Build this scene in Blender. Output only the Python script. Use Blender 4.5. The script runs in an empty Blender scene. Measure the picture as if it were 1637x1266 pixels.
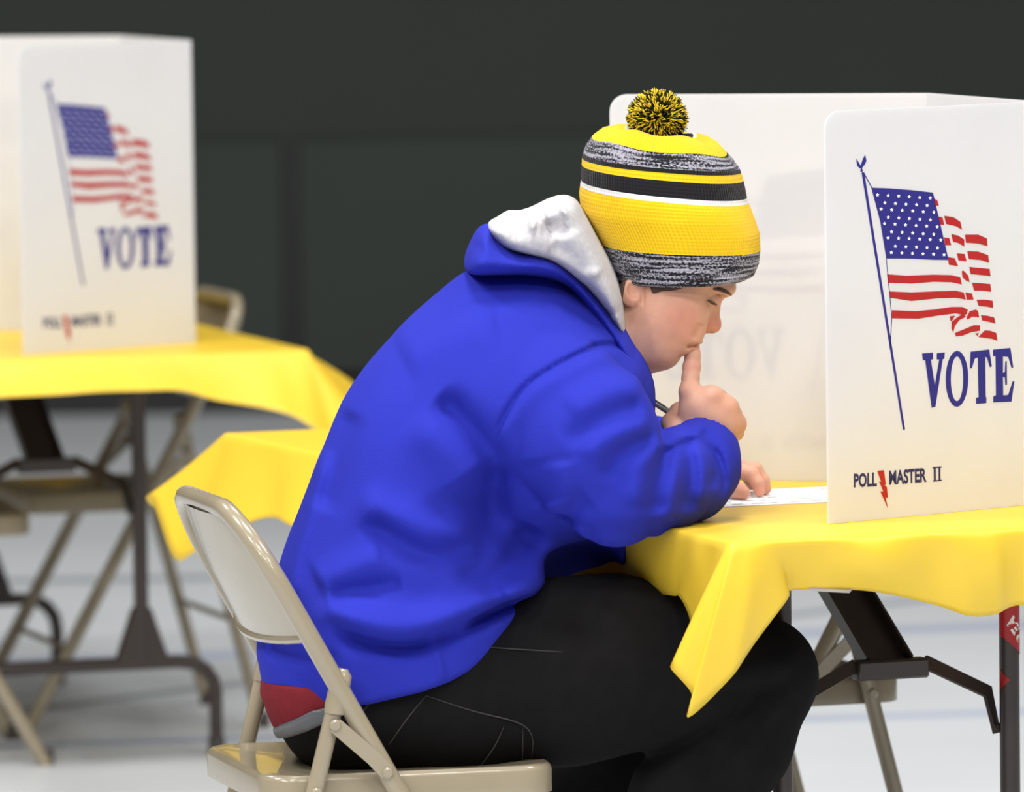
import bpy, bmesh, math, random
import numpy as np
from mathutils import Vector, Matrix
random.seed(7); np.random.seed(7)
sc = bpy.context.scene
C = sc.collection

# ------------------------------------------------------------------ camera
FPX = 12300.0; IW, IH = 1637.0, 1266.0
CAMZ = 1.66
PITCH = math.atan((IH / 2 + 288) / FPX); ROLL = math.radians(-0.7)
cam_d = bpy.data.cameras.new('camera'); cam = bpy.data.objects.new('camera', cam_d); C.objects.link(cam)
cam_d.sensor_width = 36.0; cam_d.lens = FPX / IW * 36.0; cam_d.clip_end = 200
camM = Matrix.Translation((0, 0, CAMZ)) @ Matrix.Rotation(math.pi / 2 - PITCH, 4, 'X') @ Matrix.Rotation(ROLL, 4, 'Z')
cam.matrix_world = camM
cam_d.dof.use_dof = True; cam_d.dof.focus_distance = 10.03; cam_d.dof.aperture_fstop = 5.8; cam_d.dof.aperture_blades = 0
sc.camera = cam

# ------------------------------------------------------------------ world, lights, exposure
w = bpy.data.worlds.new('world'); sc.world = w; w.use_nodes = True
w.node_tree.nodes['Background'].inputs[0].default_value = (0.95, 0.97, 1.0, 1)
w.node_tree.nodes['Background'].inputs[1].default_value = 0.11
def area(name, loc, sx, sy, power, col=(1, 0.98, 0.95), target=None):
    l = bpy.data.lights.new(name, 'AREA'); l.shape = 'RECTANGLE'; l.size = sx; l.size_y = sy; l.energy = power; l.color = col
    o = bpy.data.objects.new(name, l); C.objects.link(o); o.location = loc
    if target is not None:
        o.rotation_euler = (Vector(target) - Vector(loc)).to_track_quat('-Z', 'Y').to_euler()
    return o
for gx in (-4.5, 0.0, 4.5):
    for gy, gp in ((-2.0, 360), (3.5, 290), (9.0, 290), (14.5, 130)):
        area('gym_ceiling_light', (gx, gy, 7.5), 1.6, 1.6, gp * {-4.5: 1.4, 0.0: 1.0, 4.5: 0.8}[gx])
sc.view_settings.view_transform = 'Standard'; sc.view_settings.look = 'None'
sc.view_settings.gamma = 1; sc.view_settings.use_curve_mapping = False
sc.view_settings.exposure = 0.0

# ------------------------------------------------------------------ helpers
def ray(px, py):
    d = Vector(((px - IW / 2) / FPX, (IH / 2 - py) / FPX, -1.0))
    return (camM.to_3x3() @ d)
CAMP = Vector((0, 0, CAMZ))
def Pd(px, py, d):                    # the point seen at a pixel, at distance d along world y
    r = ray(px, py); return CAMP + r * (d / r.y)
def Pz(px, py, z):                    # the point seen at a pixel, on the level z
    r = ray(px, py); return CAMP + r * ((z - CAMZ) / r.z)
def srgb(r, g, b):
    def f(c):
        c /= 255.0
        return c / 12.92 if c <= 0.04045 else ((c + 0.055) / 1.055) ** 2.4
    return (f(r), f(g), f(b), 1.0)

MATS = {}
def mat(name, col, rough=0.6, var=0.06, nscale=8.0, bump=0.0, bscale=60.0, metallic=0.0, spec=0.5, coat=0.0, sheen=0.0, attr=None, trans=0.0, detail=4.0):
    m = bpy.data.materials.new(name); m.use_nodes = True
    nt = m.node_tree; n = nt.nodes; l = nt.links; b = n['Principled BSDF']
    b.inputs['Roughness'].default_value = rough; b.inputs['Metallic'].default_value = metallic
    b.inputs['Specular IOR Level'].default_value = spec
    b.inputs['Coat Weight'].default_value = coat
    b.inputs['Sheen Weight'].default_value = sheen
    tc = n.new('ShaderNodeTexCoord')
    nz = n.new('ShaderNodeTexNoise'); nz.inputs['Scale'].default_value = nscale; nz.inputs['Detail'].default_value = detail
    l.new(tc.outputs['Object'], nz.inputs['Vector'])
    mr = n.new('ShaderNodeMapRange'); mr.inputs[1].default_value = 0.3; mr.inputs[2].default_value = 0.7
    mr.inputs[3].default_value = 1 - var; mr.inputs[4].default_value = 1 + var
    l.new(nz.outputs['Fac'], mr.inputs[0])
    mx = n.new('ShaderNodeVectorMath'); mx.operation = 'SCALE'
    if attr:
        a = n.new('ShaderNodeAttribute'); a.attribute_name = attr; l.new(a.outputs['Color'], mx.inputs[0])
    else:
        mx.inputs[0].default_value = col[:3]
    l.new(mr.outputs[0], mx.inputs['Scale'])
    l.new(mx.outputs[0], b.inputs['Base Color'])
    if bump:
        nb = n.new('ShaderNodeTexNoise'); nb.inputs['Scale'].default_value = bscale; nb.inputs['Detail'].default_value = 3
        l.new(tc.outputs['Object'], nb.inputs['Vector'])
        bp = n.new('ShaderNodeBump'); bp.inputs['Strength'].default_value = bump; bp.inputs['Distance'].default_value = 0.002
        l.new(nb.outputs['Fac'], bp.inputs['Height']); l.new(bp.outputs[0], b.inputs['Normal'])
    if trans:
        t = n.new('ShaderNodeBsdfTranslucent'); ms = n.new('ShaderNodeMixShader'); ms.inputs[0].default_value = trans
        l.new(mx.outputs[0], t.inputs['Color'])
        l.new(b.outputs[0], ms.inputs[1]); l.new(t.outputs[0], ms.inputs[2]); l.new(ms.outputs[0], n['Material Output'].inputs['Surface'])
    MATS[name] = m
    return m

def link(name, me, m=None, parent=None, loc=None, smooth=True):
    o = bpy.data.objects.new(name, me); C.objects.link(o)
    if m is not None:
        for k in (m if isinstance(m, (list, tuple)) else [m]): me.materials.append(k)
    if smooth: me.polygons.foreach_set('use_smooth', [True] * len(me.polygons))
    if parent is not None: o.parent = parent
    if loc is not None: o.location = loc
    return o
def mesh(name, v, f, m=None, parent=None, loc=None, smooth=True, off=None):
    me = bpy.data.meshes.new(name)
    v = np.asarray(v, dtype=float)
    if off is not None: v = v - np.asarray(off)
    me.from_pydata([tuple(p) for p in v], [], [tuple(q) for q in f]); me.update()
    return link(name, me, m, parent, loc, smooth)
def tag(o, label, cat, group=None):
    o['label'] = label; o['category'] = cat
    if group: o['group'] = group
    return o
def empty(name, loc, rz=0.0):
    o = bpy.data.objects.new(name, None); C.objects.link(o); o.location = loc; o.rotation_euler = (0, 0, rz); o.empty_display_size = 0.1
    return o
def copy_tree(o, parent=None):
    c = o.copy(); C.objects.link(c); c.parent = parent
    for ch in list(o.children): copy_tree(ch, c)
    return c
class MB:
    """collects shapes, builds ONE mesh"""
    def __init__(s): s.v = []; s.f = []
    def add(s, v, f):
        o = len(s.v); s.v += [tuple(p) for p in v]; s.f += [tuple(i + o for i in q) for q in f]; return s
    def box(s, lo, hi, M=None):
        x0, y0, z0 = lo; x1, y1, z1 = hi
        v = [Vector(p) for p in ((x0,y0,z0),(x1,y0,z0),(x1,y1,z0),(x0,y1,z0),(x0,y0,z1),(x1,y0,z1),(x1,y1,z1),(x0,y1,z1))]
        if M is not None: v = [M @ p for p in v]
        return s.add(v, [(0,3,2,1),(4,5,6,7),(0,1,5,4),(1,2,6,5),(2,3,7,6),(3,0,4,7)])
    def tube(s, pts, r, n=10, ry=None, up=None):
        pts = [Vector(p) for p in pts]; N = len(pts)
        rs = r if isinstance(r, (list, tuple)) else [r] * N
        tang = []
        for i in range(N):
            t = (pts[min(i + 1, N - 1)] - pts[max(i - 1, 0)]).normalized(); tang.append(t)
        u = Vector(up) if up else (Vector((0, 0, 1)) if abs(tang[0].z) < 0.9 else Vector((1, 0, 0)))
        a = (u - tang[0] * u.dot(tang[0])).normalized()
        v = []; f = []
        for i in range(N):
            a = (a - tang[i] * a.dot(tang[i])).normalized(); b = tang[i].cross(a)
            for k in range(n):
                q = 2 * math.pi * k / n
                v.append(pts[i] + a * (math.cos(q) * rs[i]) + b * (math.sin(q) * (ry if ry else rs[i])))
        for i in range(N - 1):
            for k in range(n):
                k2 = (k + 1) % n
                f.append((i * n + k, i * n + k2, (i + 1) * n + k2, (i + 1) * n + k))
        f.append(tuple(range(n - 1, -1, -1))); f.append(tuple((N - 1) * n + k for k in range(n)))
        return s.add(v, f)
    def flat(s, pts, wdt, th, side):
        """a flat bar: rectangular section swept along pts; side = width direction"""
        pts = [Vector(p) for p in pts]; N = len(pts); v = []; f = []
        for i in range(N):
            t = (pts[min(i + 1, N - 1)] - pts[max(i - 1, 0)]).normalized()
            a = Vector(side); a = (a - t * a.dot(t)).normalized(); b = t.cross(a)
            for sa, sb in ((1, 1), (-1, 1), (-1, -1), (1, -1)): v.append(pts[i] + a * (sa * wdt / 2) + b * (sb * th / 2))
        for i in range(N - 1):
            for k in range(4):
                k2 = (k + 1) % 4; f.append((i*4+k, i*4+k2, (i+1)*4+k2, (i+1)*4+k))
        f += [(3, 2, 1, 0), tuple((N-1)*4 + k for k in range(4))]
        return s.add(v, f)
    def disc(s, c, ax, r, h, n=12):
        c = Vector(c); ax = Vector(ax).normalized()
        return s.tube([c, c + ax * (h * 0.6), c + ax * h], [r, r, r * 0.7], n)
    def build(s, name, m, parent=None, loc=None, smooth=False, off=None, bevel=0.0, autosmooth=True):
        o = mesh(name, s.v, s.f, m, parent, loc, smooth, off)
        bm = bmesh.new(); bm.from_mesh(o.data); bmesh.ops.recalc_face_normals(bm, faces=bm.faces)
        if bevel: bmesh.ops.bevel(bm, geom=list(bm.edges), offset=bevel, segments=1, affect='EDGES', clamp_overlap=True)
        if autosmooth:
            for f in bm.faces: f.smooth = True
            for e in bm.edges: e.smooth = (len(e.link_faces) == 2 and e.calc_face_angle(0) < math.radians(38))
        bm.to_mesh(o.data); bm.free()
        return o
def catmull(pts, sub, closed=True):
    pts = [np.asarray(p, float) for p in pts]; n = len(pts); out = []
    rng = range(n if closed else n - 1)
    for i in rng:
        if closed: p0, p1, p2, p3 = pts[i-1], pts[i], pts[(i+1) % n], pts[(i+2) % n]
        else: p0, p1, p2, p3 = pts[max(i-1, 0)], pts[i], pts[i+1], pts[min(i+2, n-1)]
        for k in range(sub):
            t = k / sub
            out.append(0.5 * ((2*p1) + (-p0+p2)*t + (2*p0-5*p1+4*p2-p3)*t*t + (-p0+3*p1-3*p2+p3)*t**3))
    if not closed: out.append(pts[-1])
    return out

# ------------------------------------------------------------------ signed-distance sculpting
class Field:
    def __init__(s, lo, hi, h):
        s.h = h; s.lo = np.asarray(lo, float)
        n = np.ceil((np.asarray(hi) - s.lo) / h).astype(int) + 1
        s.x = s.lo[0] + h * np.arange(n[0]); s.y = s.lo[1] + h * np.arange(n[1]); s.z = s.lo[2] + h * np.arange(n[2])
        s.D = np.full(n, 1.0, np.float32)
    def sl(s, lo, hi):
        a = np.clip(np.floor((np.asarray(lo) - s.lo) / s.h).astype(int), 0, np.array(s.D.shape))
        b = np.clip(np.ceil((np.asarray(hi) - s.lo) / s.h).astype(int) + 1, 0, np.array(s.D.shape))
        S = tuple(slice(i, j) for i, j in zip(a, b))
        return S, s.x[S[0]][:, None, None], s.y[S[1]][None, :, None], s.z[S[2]][None, None, :]
    def merge(s, S, d, k, op):
        a = s.D[S]
        if a.size == 0: return
        if op == 'u':
            if k > 0:
                t = np.clip(0.5 + 0.5 * (a - d) / k, 0, 1); r = a * (1 - t) + d * t - k * t * (1 - t)
                r = np.where(a > 0.9, d, r)
            else: r = np.minimum(a, d)
        else:
            if k > 0:
                t = np.clip(0.5 - 0.5 * (a + d) / k, 0, 1); r = a * (1 - t) - d * t + k * t * (1 - t)
            else: r = np.maximum(a, -d)
        s.D[S] = r
    def cone(s, a, b, ra, rb, k=0.01, op='u'):
        a = np.asarray(a, float); b = np.asarray(b, float); m = max(ra, rb) + k + 3 * s.h
        S, X, Y, Z = s.sl(np.minimum(a, b) - m, np.maximum(a, b) + m)
        ab = b - a; L2 = max(1e-9, ab @ ab)
        t = np.clip(((X - a[0]) * ab[0] + (Y - a[1]) * ab[1] + (Z - a[2]) * ab[2]) / L2, 0, 1)
        d = np.sqrt((X - a[0] - t * ab[0])**2 + (Y - a[1] - t * ab[1])**2 + (Z - a[2] - t * ab[2])**2) - (ra + (rb - ra) * t)
        s.merge(S, d, k, op)
    def chain(s, pts, k=0.008):
        for (p, r), (q, r2) in zip(pts[:-1], pts[1:]): s.cone(p, q, r, r2, k)
    def ell(s, c, rad, k=0.01, op='u', R=None):
        c = np.asarray(c, float); rad = np.asarray(rad, float); m = rad.max() + k + 3 * s.h
        S, X, Y, Z = s.sl(c - m, c + m)
        X = X - c[0]; Y = Y - c[1]; Z = Z - c[2]
        if R is not None:
            R = np.asarray(R)
            X, Y, Z = X*R[0,0]+Y*R[1,0]+Z*R[2,0], X*R[0,1]+Y*R[1,1]+Z*R[2,1], X*R[0,2]+Y*R[1,2]+Z*R[2,2]
        k0 = np.sqrt((X/rad[0])**2 + (Y/rad[1])**2 + (Z/rad[2])**2); k1 = np.sqrt((X/rad[0]**2)**2 + (Y/rad[1]**2)**2 + (Z/rad[2]**2)**2)
        d = k0 * (k0 - 1) / np.maximum(k1, 1e-6)
        s.merge(S, d, k, op)
    def poly2d(s, poly, sub=4, blur=0):
        """signed distance (negative inside) of an x-z outline on the grid's x-z plane"""
        P = np.array(catmull(poly, sub)) if sub > 1 else np.asarray(poly, float)
        X, Z = np.meshgrid(s.x, s.z, indexing='ij'); d2 = np.full(X.shape, 1e9); ins = np.zeros(X.shape, bool)
        for (ax, az), (bx, bz) in zip(P, np.roll(P, -1, 0)):
            ex, ez = bx - ax, bz - az; L = ex*ex + ez*ez + 1e-12
            t = np.clip(((X-ax)*ex + (Z-az)*ez) / L, 0, 1)
            d2 = np.minimum(d2, (X-ax-t*ex)**2 + (Z-az-t*ez)**2)
            c = ((az > Z) != (bz > Z)) & (X < (bx-ax) * (Z-az) / (bz-az+1e-12) + ax); ins ^= c
        d = np.sqrt(d2); d = np.where(ins, -d, d)
        if blur:
            g = d.copy()
            for _ in range(blur):
                p = np.pad(g, 1, mode='edge')
                g = (p[:-2,1:-1] + p[2:,1:-1] + p[1:-1,:-2] + p[1:-1,2:] + 4*p[1:-1,1:-1]) / 8
            wgt = np.clip(-d / 0.03, 0, 1); d = d * (1 - wgt) + g * wgt
        return d
    def pillow_field(s, poly, H, R, y0, sub=4, blur=30):
        d = s.poly2d(poly, sub, blur)
        u = np.maximum(0, 1 + d / R)[:, None, :]
        yy = s.y[None, :, None] - y0(s.x)[:, None, None]
        return (R * (np.sqrt(u**2 + (yy / H)**2) - 1)).astype(np.float32)
    def pillow(s, poly, H, R, y0, k=0.01, op='u', sub=4, blur=30):
        F = s.pillow_field(poly, H, R, y0, sub, blur)
        s.merge(tuple(slice(0, n) for n in s.D.shape), F, k, op)
    def line2d(s, pts, wd, sub=5):
        P = np.array(catmull(pts, sub, closed=False)) if len(pts) > 2 else np.asarray(pts, float)
        X, Z = np.meshgrid(s.x, s.z, indexing='ij'); d2 = np.full(X.shape, 1e9)
        n = len(P) - 1; tt = np.zeros(X.shape)
        for i in range(n):
            (ax, az), (bx, bz) = P[i], P[i+1]
            ex, ez = bx-ax, bz-az; L = ex*ex+ez*ez+1e-12
            t = np.clip(((X-ax)*ex+(Z-az)*ez)/L, 0, 1); q = (X-ax-t*ex)**2+(Z-az-t*ez)**2
            m = q < d2; d2 = np.where(m, q, d2); tt = np.where(m, (i + t) / n, tt)
        taper = np.clip(np.minimum(tt, 1 - tt) * 5, 0, 1); taper = taper * taper * (3 - 2 * taper)
        return np.exp(-d2 / wd**2) * taper
    def carve(s, A, y0, side=-1, soft=0.03, shift=0.0):
        """push the surface out by the 2-D field A on the near (-1), far (1) or both (0) sides"""
        yy = s.y[None, :, None] - y0(s.x)[:, None, None] - shift
        mk = 1.0 if side == 0 else np.clip(0.5 + side * yy / (2 * soft), 0, 1)
        s.D -= (A[:, None, :] * mk).astype(np.float32)
    def mesh(s):
        D = s.D; nx, ny, nz = D.shape; I = D < 0
        cs = np.zeros((nx-1, ny-1, nz-1), np.uint8)
        for dx in (0, 1):
            for dy in (0, 1):
                for dz in (0, 1): cs += I[dx:nx-1+dx, dy:ny-1+dy, dz:nz-1+dz]
        act = (cs > 0) & (cs < 8); idx = np.argwhere(act); ids = np.full(act.shape, -1, np.int64); ids[act] = np.arange(len(idx))
        acc = np.zeros((len(idx), 3)); cnt = np.zeros(len(idx))
        cor = [(0,0,0),(1,0,0),(0,1,0),(1,1,0),(0,0,1),(1,0,1),(0,1,1),(1,1,1)]
        val = [D[idx[:,0]+c[0], idx[:,1]+c[1], idx[:,2]+c[2]].astype(float) for c in cor]
        for a in range(8):
            for b in range(a+1, 8):
                df = np.abs(np.array(cor[a]) - np.array(cor[b]))
                if df.sum() != 1: continue
                m = (val[a] < 0) != (val[b] < 0)
                t = np.where(m, val[a] / np.where(m, val[a] - val[b], 1), 0)
                p = np.array(cor[a])[None] + t[:, None] * (np.array(cor[b]) - np.array(cor[a]))[None]
                acc += np.where(m[:, None], p, 0); cnt += m
        V = s.lo + s.h * (idx + acc / cnt[:, None])
        F = []
        for ax in range(3):
            sh = [nx, ny, nz]; sh[ax] -= 1
            A = I[tuple(slice(0, -1) if i == ax else slice(None) for i in range(3))]
            B = I[tuple(slice(1, None) if i == ax else slice(None) for i in range(3))]
            b, c = (ax+1) % 3, (ax+2) % 3
            e = np.argwhere(A != B)
            e = e[(e[:, b] > 0) & (e[:, c] > 0) & (e[:, b] < D.shape[b]-1) & (e[:, c] < D.shape[c]-1)]
            def g(db, dc):
                q = e.copy(); q[:, b] -= db; q[:, c] -= dc; return ids[q[:,0], q[:,1], q[:,2]]
            Q = np.stack([g(1,1), g(0,1), g(0,0), g(1,0)], 1)
            fl = ~A[e[:,0], e[:,1], e[:,2]]
            Q[fl] = Q[fl][:, ::-1]; F.append(Q)
        F = np.concatenate(F); F = F[(F >= 0).all(1)]
        return V, F
def smooth_mesh(V, F, it=2, lam=0.5):
    E = np.concatenate([F[:, [0,1]], F[:, [1,2]], F[:, [2,3]], F[:, [3,0]]]); n = len(V)
    for k in range(it):
        for l in (lam, -lam * 1.03):
            S = np.zeros_like(V); c = np.bincount(E[:,0], minlength=n) + np.bincount(E[:,1], minlength=n)
            for a in range(3):
                S[:, a] = np.bincount(E[:,0], V[E[:,1], a], n) + np.bincount(E[:,1], V[E[:,0], a], n)
            V = V + l * (S / np.maximum(c, 1)[:, None] - V)
    return V
def np_mesh(name, V, F, m, parent=None, loc=None, off=(0, 0, 0), col=None):
    me = bpy.data.meshes.new(name); V = np.asarray(V) - np.asarray(off)
    n = F.shape[1]
    me.vertices.add(len(V)); me.vertices.foreach_set('co', V.astype(np.float32).ravel())
    me.loops.add(F.size); me.loops.foreach_set('vertex_index', F.astype(np.int32).ravel())
    me.polygons.add(len(F)); me.polygons.foreach_set('loop_start', np.arange(0, F.size, n, dtype=np.int32))
    me.polygons.foreach_set('loop_total', np.full(len(F), n, np.int32))
    me.update(calc_edges=True); me.validate()
    if col is not None:
        a = me.attributes.new('Col', 'FLOAT_COLOR', 'POINT'); a.data.foreach_set('color', np.c_[col, np.ones(len(col))].astype(np.float32).ravel())
    return link(name, me, m, parent, loc, True)
def xz(pts, d):                        # pixel outline -> x-z outline at distance d
    return [(lambda p: (p.x, p.z))(Pd(a, b, d)) for a, b in pts]

# ------------------------------------------------------------------ materials
M_floor = mat('gym_floor', srgb(211, 215, 219), rough=0.38, var=0.035, nscale=1.3, bump=0.03, bscale=30)
M_line = mat('floor_line_blue', srgb(176, 184, 204), rough=0.4, var=0.05, nscale=3)
M_line2 = mat('floor_line_grey', srgb(160, 165, 170), rough=0.4, var=0.05, nscale=3)
M_wall = mat('green_black_wall', srgb(36, 43, 38), rough=0.75, var=0.10, nscale=0.8, bump=0.1, bscale=12)
M_pad = mat('green_wall_pad', srgb(39, 47, 41), rough=0.7, var=0.10, nscale=0.9, bump=0.1, bscale=10)
M_base = mat('black_wall_base', srgb(24, 26, 26), rough=0.6, var=0.1)
M_tan = mat('tan_painted_steel', srgb(150, 139, 117), rough=0.25, var=0.03, nscale=20, coat=0.35, bump=0.02, bscale=200)
M_rub = mat('grey_rubber', srgb(70, 66, 62), rough=0.8)
M_brown = mat('brown_table_steel', srgb(54, 44, 40), rough=0.42, var=0.07, nscale=25, coat=0.1)
M_top = mat('table_top_laminate', srgb(120, 105, 90), rough=0.5)
M_cloth = mat('yellow_plastic_cloth', srgb(248, 212, 62), rough=0.42, var=0.015, nscale=10, bump=0.04, bscale=70, trans=0.18)
M_panel = mat('white_corrugated_plastic', srgb(241, 241, 243), rough=0.42, var=0.012, nscale=6, trans=0.40)
M_ink = mat('blue_print_ink', srgb(40, 36, 128), rough=0.5, var=0.03)
M_red = mat('red_print_ink', srgb(178, 28, 26), rough=0.5, var=0.03)
M_star = mat('white_print_ink', srgb(238, 238, 240), rough=0.5, var=0.01)
M_navy = mat('navy_print_ink', srgb(40, 38, 92), rough=0.5, var=0.03)
M_blue = mat('royal_blue_fleece', srgb(42, 49, 165), rough=0.9, var=0.045, nscale=9, bump=0.22, bscale=420, spec=0.12)
M_grey = mat('heather_grey_jersey', srgb(186, 184, 188), rough=0.95, var=0.09, nscale=130, bump=0.2, bscale=350, spec=0.1)
M_jean = mat('black_denim', srgb(19, 18, 19), rough=0.95, var=0.14, nscale=40, bump=0.25, bscale=600, spec=0.15)
M_stitch = mat('grey_stitching', srgb(52, 49, 48), rough=0.9)
M_maroon = mat('maroon_cotton', srgb(114, 36, 43), rough=0.95, var=0.08, nscale=60, bump=0.2, bscale=300, spec=0.1)
M_belt = mat('grey_leather', srgb(82, 84, 88), rough=0.45, var=0.06, nscale=30, bump=0.1, bscale=150)
M_skin = mat('skin', (1, 1, 1, 1), rough=0.5, var=0.05, nscale=70, attr='Col', bump=0.06, bscale=260, spec=0.4)
M_skin.node_tree.nodes['Principled BSDF'].inputs['Subsurface Weight'].default_value = 0.12
M_skin.node_tree.nodes['Principled BSDF'].inputs['Subsurface Radius'].default_value = (0.008, 0.003, 0.002)
M_hair = mat('brown_hair', srgb(70, 50, 38), rough=0.7, var=0.2, nscale=150)
M_shoe = mat('black_shoe_leather', srgb(32, 32, 34), rough=0.5)
M_pen = mat('grey_pen_plastic', srgb(112, 108, 108), rough=0.3)
M_paper = mat('white_paper', srgb(244, 244, 246), rough=0.8, var=0.01)
M_print = mat('ballot_print', srgb(120, 120, 128), rough=0.8)
M_nail = mat('fingernail', srgb(214, 164, 146), rough=0.35)
M_tape = mat('grey_tape', srgb(176, 172, 168), rough=0.3)
M_sred = mat('red_sticker', srgb(165, 20, 24), rough=0.4)
M_swht = mat('white_sticker_ink', srgb(225, 222, 214), rough=0.5)

def knit(name, col, heather=None, heather2=None):
    m = bpy.data.materials.new(name); m.use_nodes = True
    nt = m.node_tree; n = nt.nodes; l = nt.links; b = n['Principled BSDF']
    b.inputs['Roughness'].default_value = 0.95; b.inputs['Specular IOR Level'].default_value = 0.1; b.inputs['Sheen Weight'].default_value = 0.1
    uv = n.new('ShaderNodeUVMap'); sp = n.new('ShaderNodeSeparateXYZ'); l.new(uv.outputs[0], sp.inputs[0])
    ml = n.new('ShaderNodeMath'); ml.operation = 'MULTIPLY'; ml.inputs[1].default_value = 2 * math.pi * 150; l.new(sp.outputs['X'], ml.inputs[0])
    sn = n.new('ShaderNodeMath'); sn.operation = 'SINE'; l.new(ml.outputs[0], sn.inputs[0])
    mv = n.new('ShaderNodeMath'); mv.operation = 'MULTIPLY'; mv.inputs[1].default_value = 2 * math.pi * 62; l.new(sp.outputs['Y'], mv.inputs[0])
    sv = n.new('ShaderNodeMath'); sv.operation = 'SINE'; l.new(mv.outputs[0], sv.inputs[0])
    s2 = n.new('ShaderNodeMath'); s2.operation = 'MULTIPLY'; s2.inputs[1].default_value = 0.25; l.new(sv.outputs[0], s2.inputs[0])
    ad = n.new('ShaderNodeMath'); l.new(sn.outputs[0], ad.inputs[0]); l.new(s2.outputs[0], ad.inputs[1])
    bp = n.new('ShaderNodeBump'); bp.inputs['Strength'].default_value = 0.55; bp.inputs['Distance'].default_value = 0.0012
    l.new(ad.outputs[0], bp.inputs['Height']); l.new(bp.outputs[0], b.inputs['Normal'])
    if heather:
        mp = n.new('ShaderNodeMapping'); mp.inputs['Scale'].default_value = (210, 120, 1); l.new(uv.outputs[0], mp.inputs[0])
        nz = n.new('ShaderNodeTexNoise'); nz.inputs['Scale'].default_value = 1.0; nz.inputs['Detail'].default_value = 2; l.new(mp.outputs[0], nz.inputs['Vector'])
        mp2 = n.new('ShaderNodeMapping'); mp2.inputs['Scale'].default_value = (10, 80, 1); l.new(uv.outputs[0], mp2.inputs[0])
        nz2 = n.new('ShaderNodeTexNoise'); nz2.inputs['Scale'].default_value = 1.0; nz2.inputs['Detail'].default_value = 1; l.new(mp2.outputs[0], nz2.inputs['Vector'])
        a2 = n.new('ShaderNodeMath'); a2.inputs[1].default_value = 0; l.new(nz.outputs['Fac'], a2.inputs[0]); l.new(nz2.outputs['Fac'], a2.inputs[1])
        cr = n.new('ShaderNodeValToRGB'); cr.color_ramp.elements[0].position = 0.86; cr.color_ramp.elements[0].color = heather
        cr.color_ramp.elements[1].position = 1.14; cr.color_ramp.elements[1].color = heather2
        hf = n.new('ShaderNodeMath'); hf.operation = 'MULTIPLY'; hf.inputs[1].default_value = 1.0; l.new(a2.outputs[0], hf.inputs[0])
        mr = n.new('ShaderNodeMapRange'); mr.inputs[1].default_value = 0.78; mr.inputs[2].default_value = 1.22; l.new(hf.outputs[0], mr.inputs[0])
        cr.color_ramp.elements[0].position = 0.34; cr.color_ramp.elements[1].position = 0.80
        l.new(mr.outputs[0], cr.inputs[0]); l.new(cr.outputs[0], b.inputs['Base Color'])
    else:
        tc = n.new('ShaderNodeTexCoord'); nz = n.new('ShaderNodeTexNoise'); nz.inputs['Scale'].default_value = 25; l.new(tc.outputs['Object'], nz.inputs['Vector'])
        mr = n.new('ShaderNodeMapRange'); mr.inputs[3].default_value = 0.9; mr.inputs[4].default_value = 1.08; l.new(nz.outputs['Fac'], mr.inputs[0])
        vm = n.new('ShaderNodeVectorMath'); vm.operation = 'SCALE'; vm.inputs[0].default_value = col[:3]; l.new(mr.outputs[0], vm.inputs['Scale'])
        l.new(vm.outputs[0], b.inputs['Base Color'])
    return m
K_yel = knit('yellow_knit', srgb(240, 196, 30)); K_blk = knit('black_knit', srgb(32, 31, 34)); K_wht = knit('white_knit', srgb(226, 224, 226))
K_hea = knit('heather_knit', None, srgb(30, 30, 36), srgb(166, 164, 176))
#@@STRUCTURE
# ------------------------------------------------------------------ the room
fl = mesh('floor', [(-9, -2, 0), (9, -2, 0), (9, 21.7, 0), (-9, 21.7, 0), (-9, -2, -.1), (9, -2, -.1), (9, 21.7, -.1), (-9, 21.7, -.1)],
          [(0, 1, 2, 3), (7, 6, 5, 4), (0, 4, 5, 1), (1, 5, 6, 2), (2, 6, 7, 3), (3, 7, 4, 0)], M_floor, smooth=False)
fl['kind'] = 'structure'
def floor_stripe(pa, pb, wd, m, ext=True):
    a = Pz(*pa, 0.0); b = Pz(*pb, 0.0); t = (b - a).normalized(); nrm = Vector((-t.y, t.x, 0))
    if ext: a = a - t * 5; b = b + t * 5
    a.z = b.z = 0.0006
    p = [a - nrm * wd / 2, b - nrm * wd / 2, b + nrm * wd / 2, a + nrm * wd / 2]
    q = [v - Vector((0, 0, .0012)) for v in p]
    mesh('floor_stripe', p + q, [(0, 1, 2, 3), (7, 6, 5, 4), (0, 4, 5, 1), (1, 5, 6, 2), (2, 6, 7, 3), (3, 7, 4, 0)], m, fl, smooth=False)
floor_stripe((0, 1193), (1637, 1138), 0.075, M_line)
floor_stripe((0, 1060), (1637, 1000), 0.14, M_line)
floor_stripe((0, 1140), (340, 1098), 0.06, M_line2)  # thin, darker grey stripe slanting across the floor at the left
floor_stripe((0, 930), (600, 918), 0.12, M_line2)

wb = MB().box((-9, 21.7, 0), (9, 21.9, 7)).build('wall_back', M_wall); wb['kind'] = 'structure'
PADT = Pd(465, 222, 21.65).z
seam = Pd(465, 350, 21.65).x
xs = [seam + 1.83 * k for k in range(-4, 5)]
pad_me = None
for k in range(len(xs) - 1):
    if k == 0:
        p = MB().box((0.018, -0.022, 0.10), (1.83 - 0.018, 0, PADT)).build('wall_pad', M_pad, wb, (xs[k], 21.7, 0), bevel=0.012)
        pad_me = p
    else:
        q = pad_me.copy(); C.objects.link(q); q.location = (xs[k], 21.7, 0)
for k in range(1, len(xs) - 1):
    MB().box((xs[k] - 0.017, 21.695, 0.10), (xs[k] + 0.017, 21.7, PADT)).build('pad_seam', M_base, wb)
bb = MB().box((-9, 21.64, 0), (9, 21.7, 0.09)).build('baseboard_back', M_base, bevel=0.004); bb['kind'] = 'structure'

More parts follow.
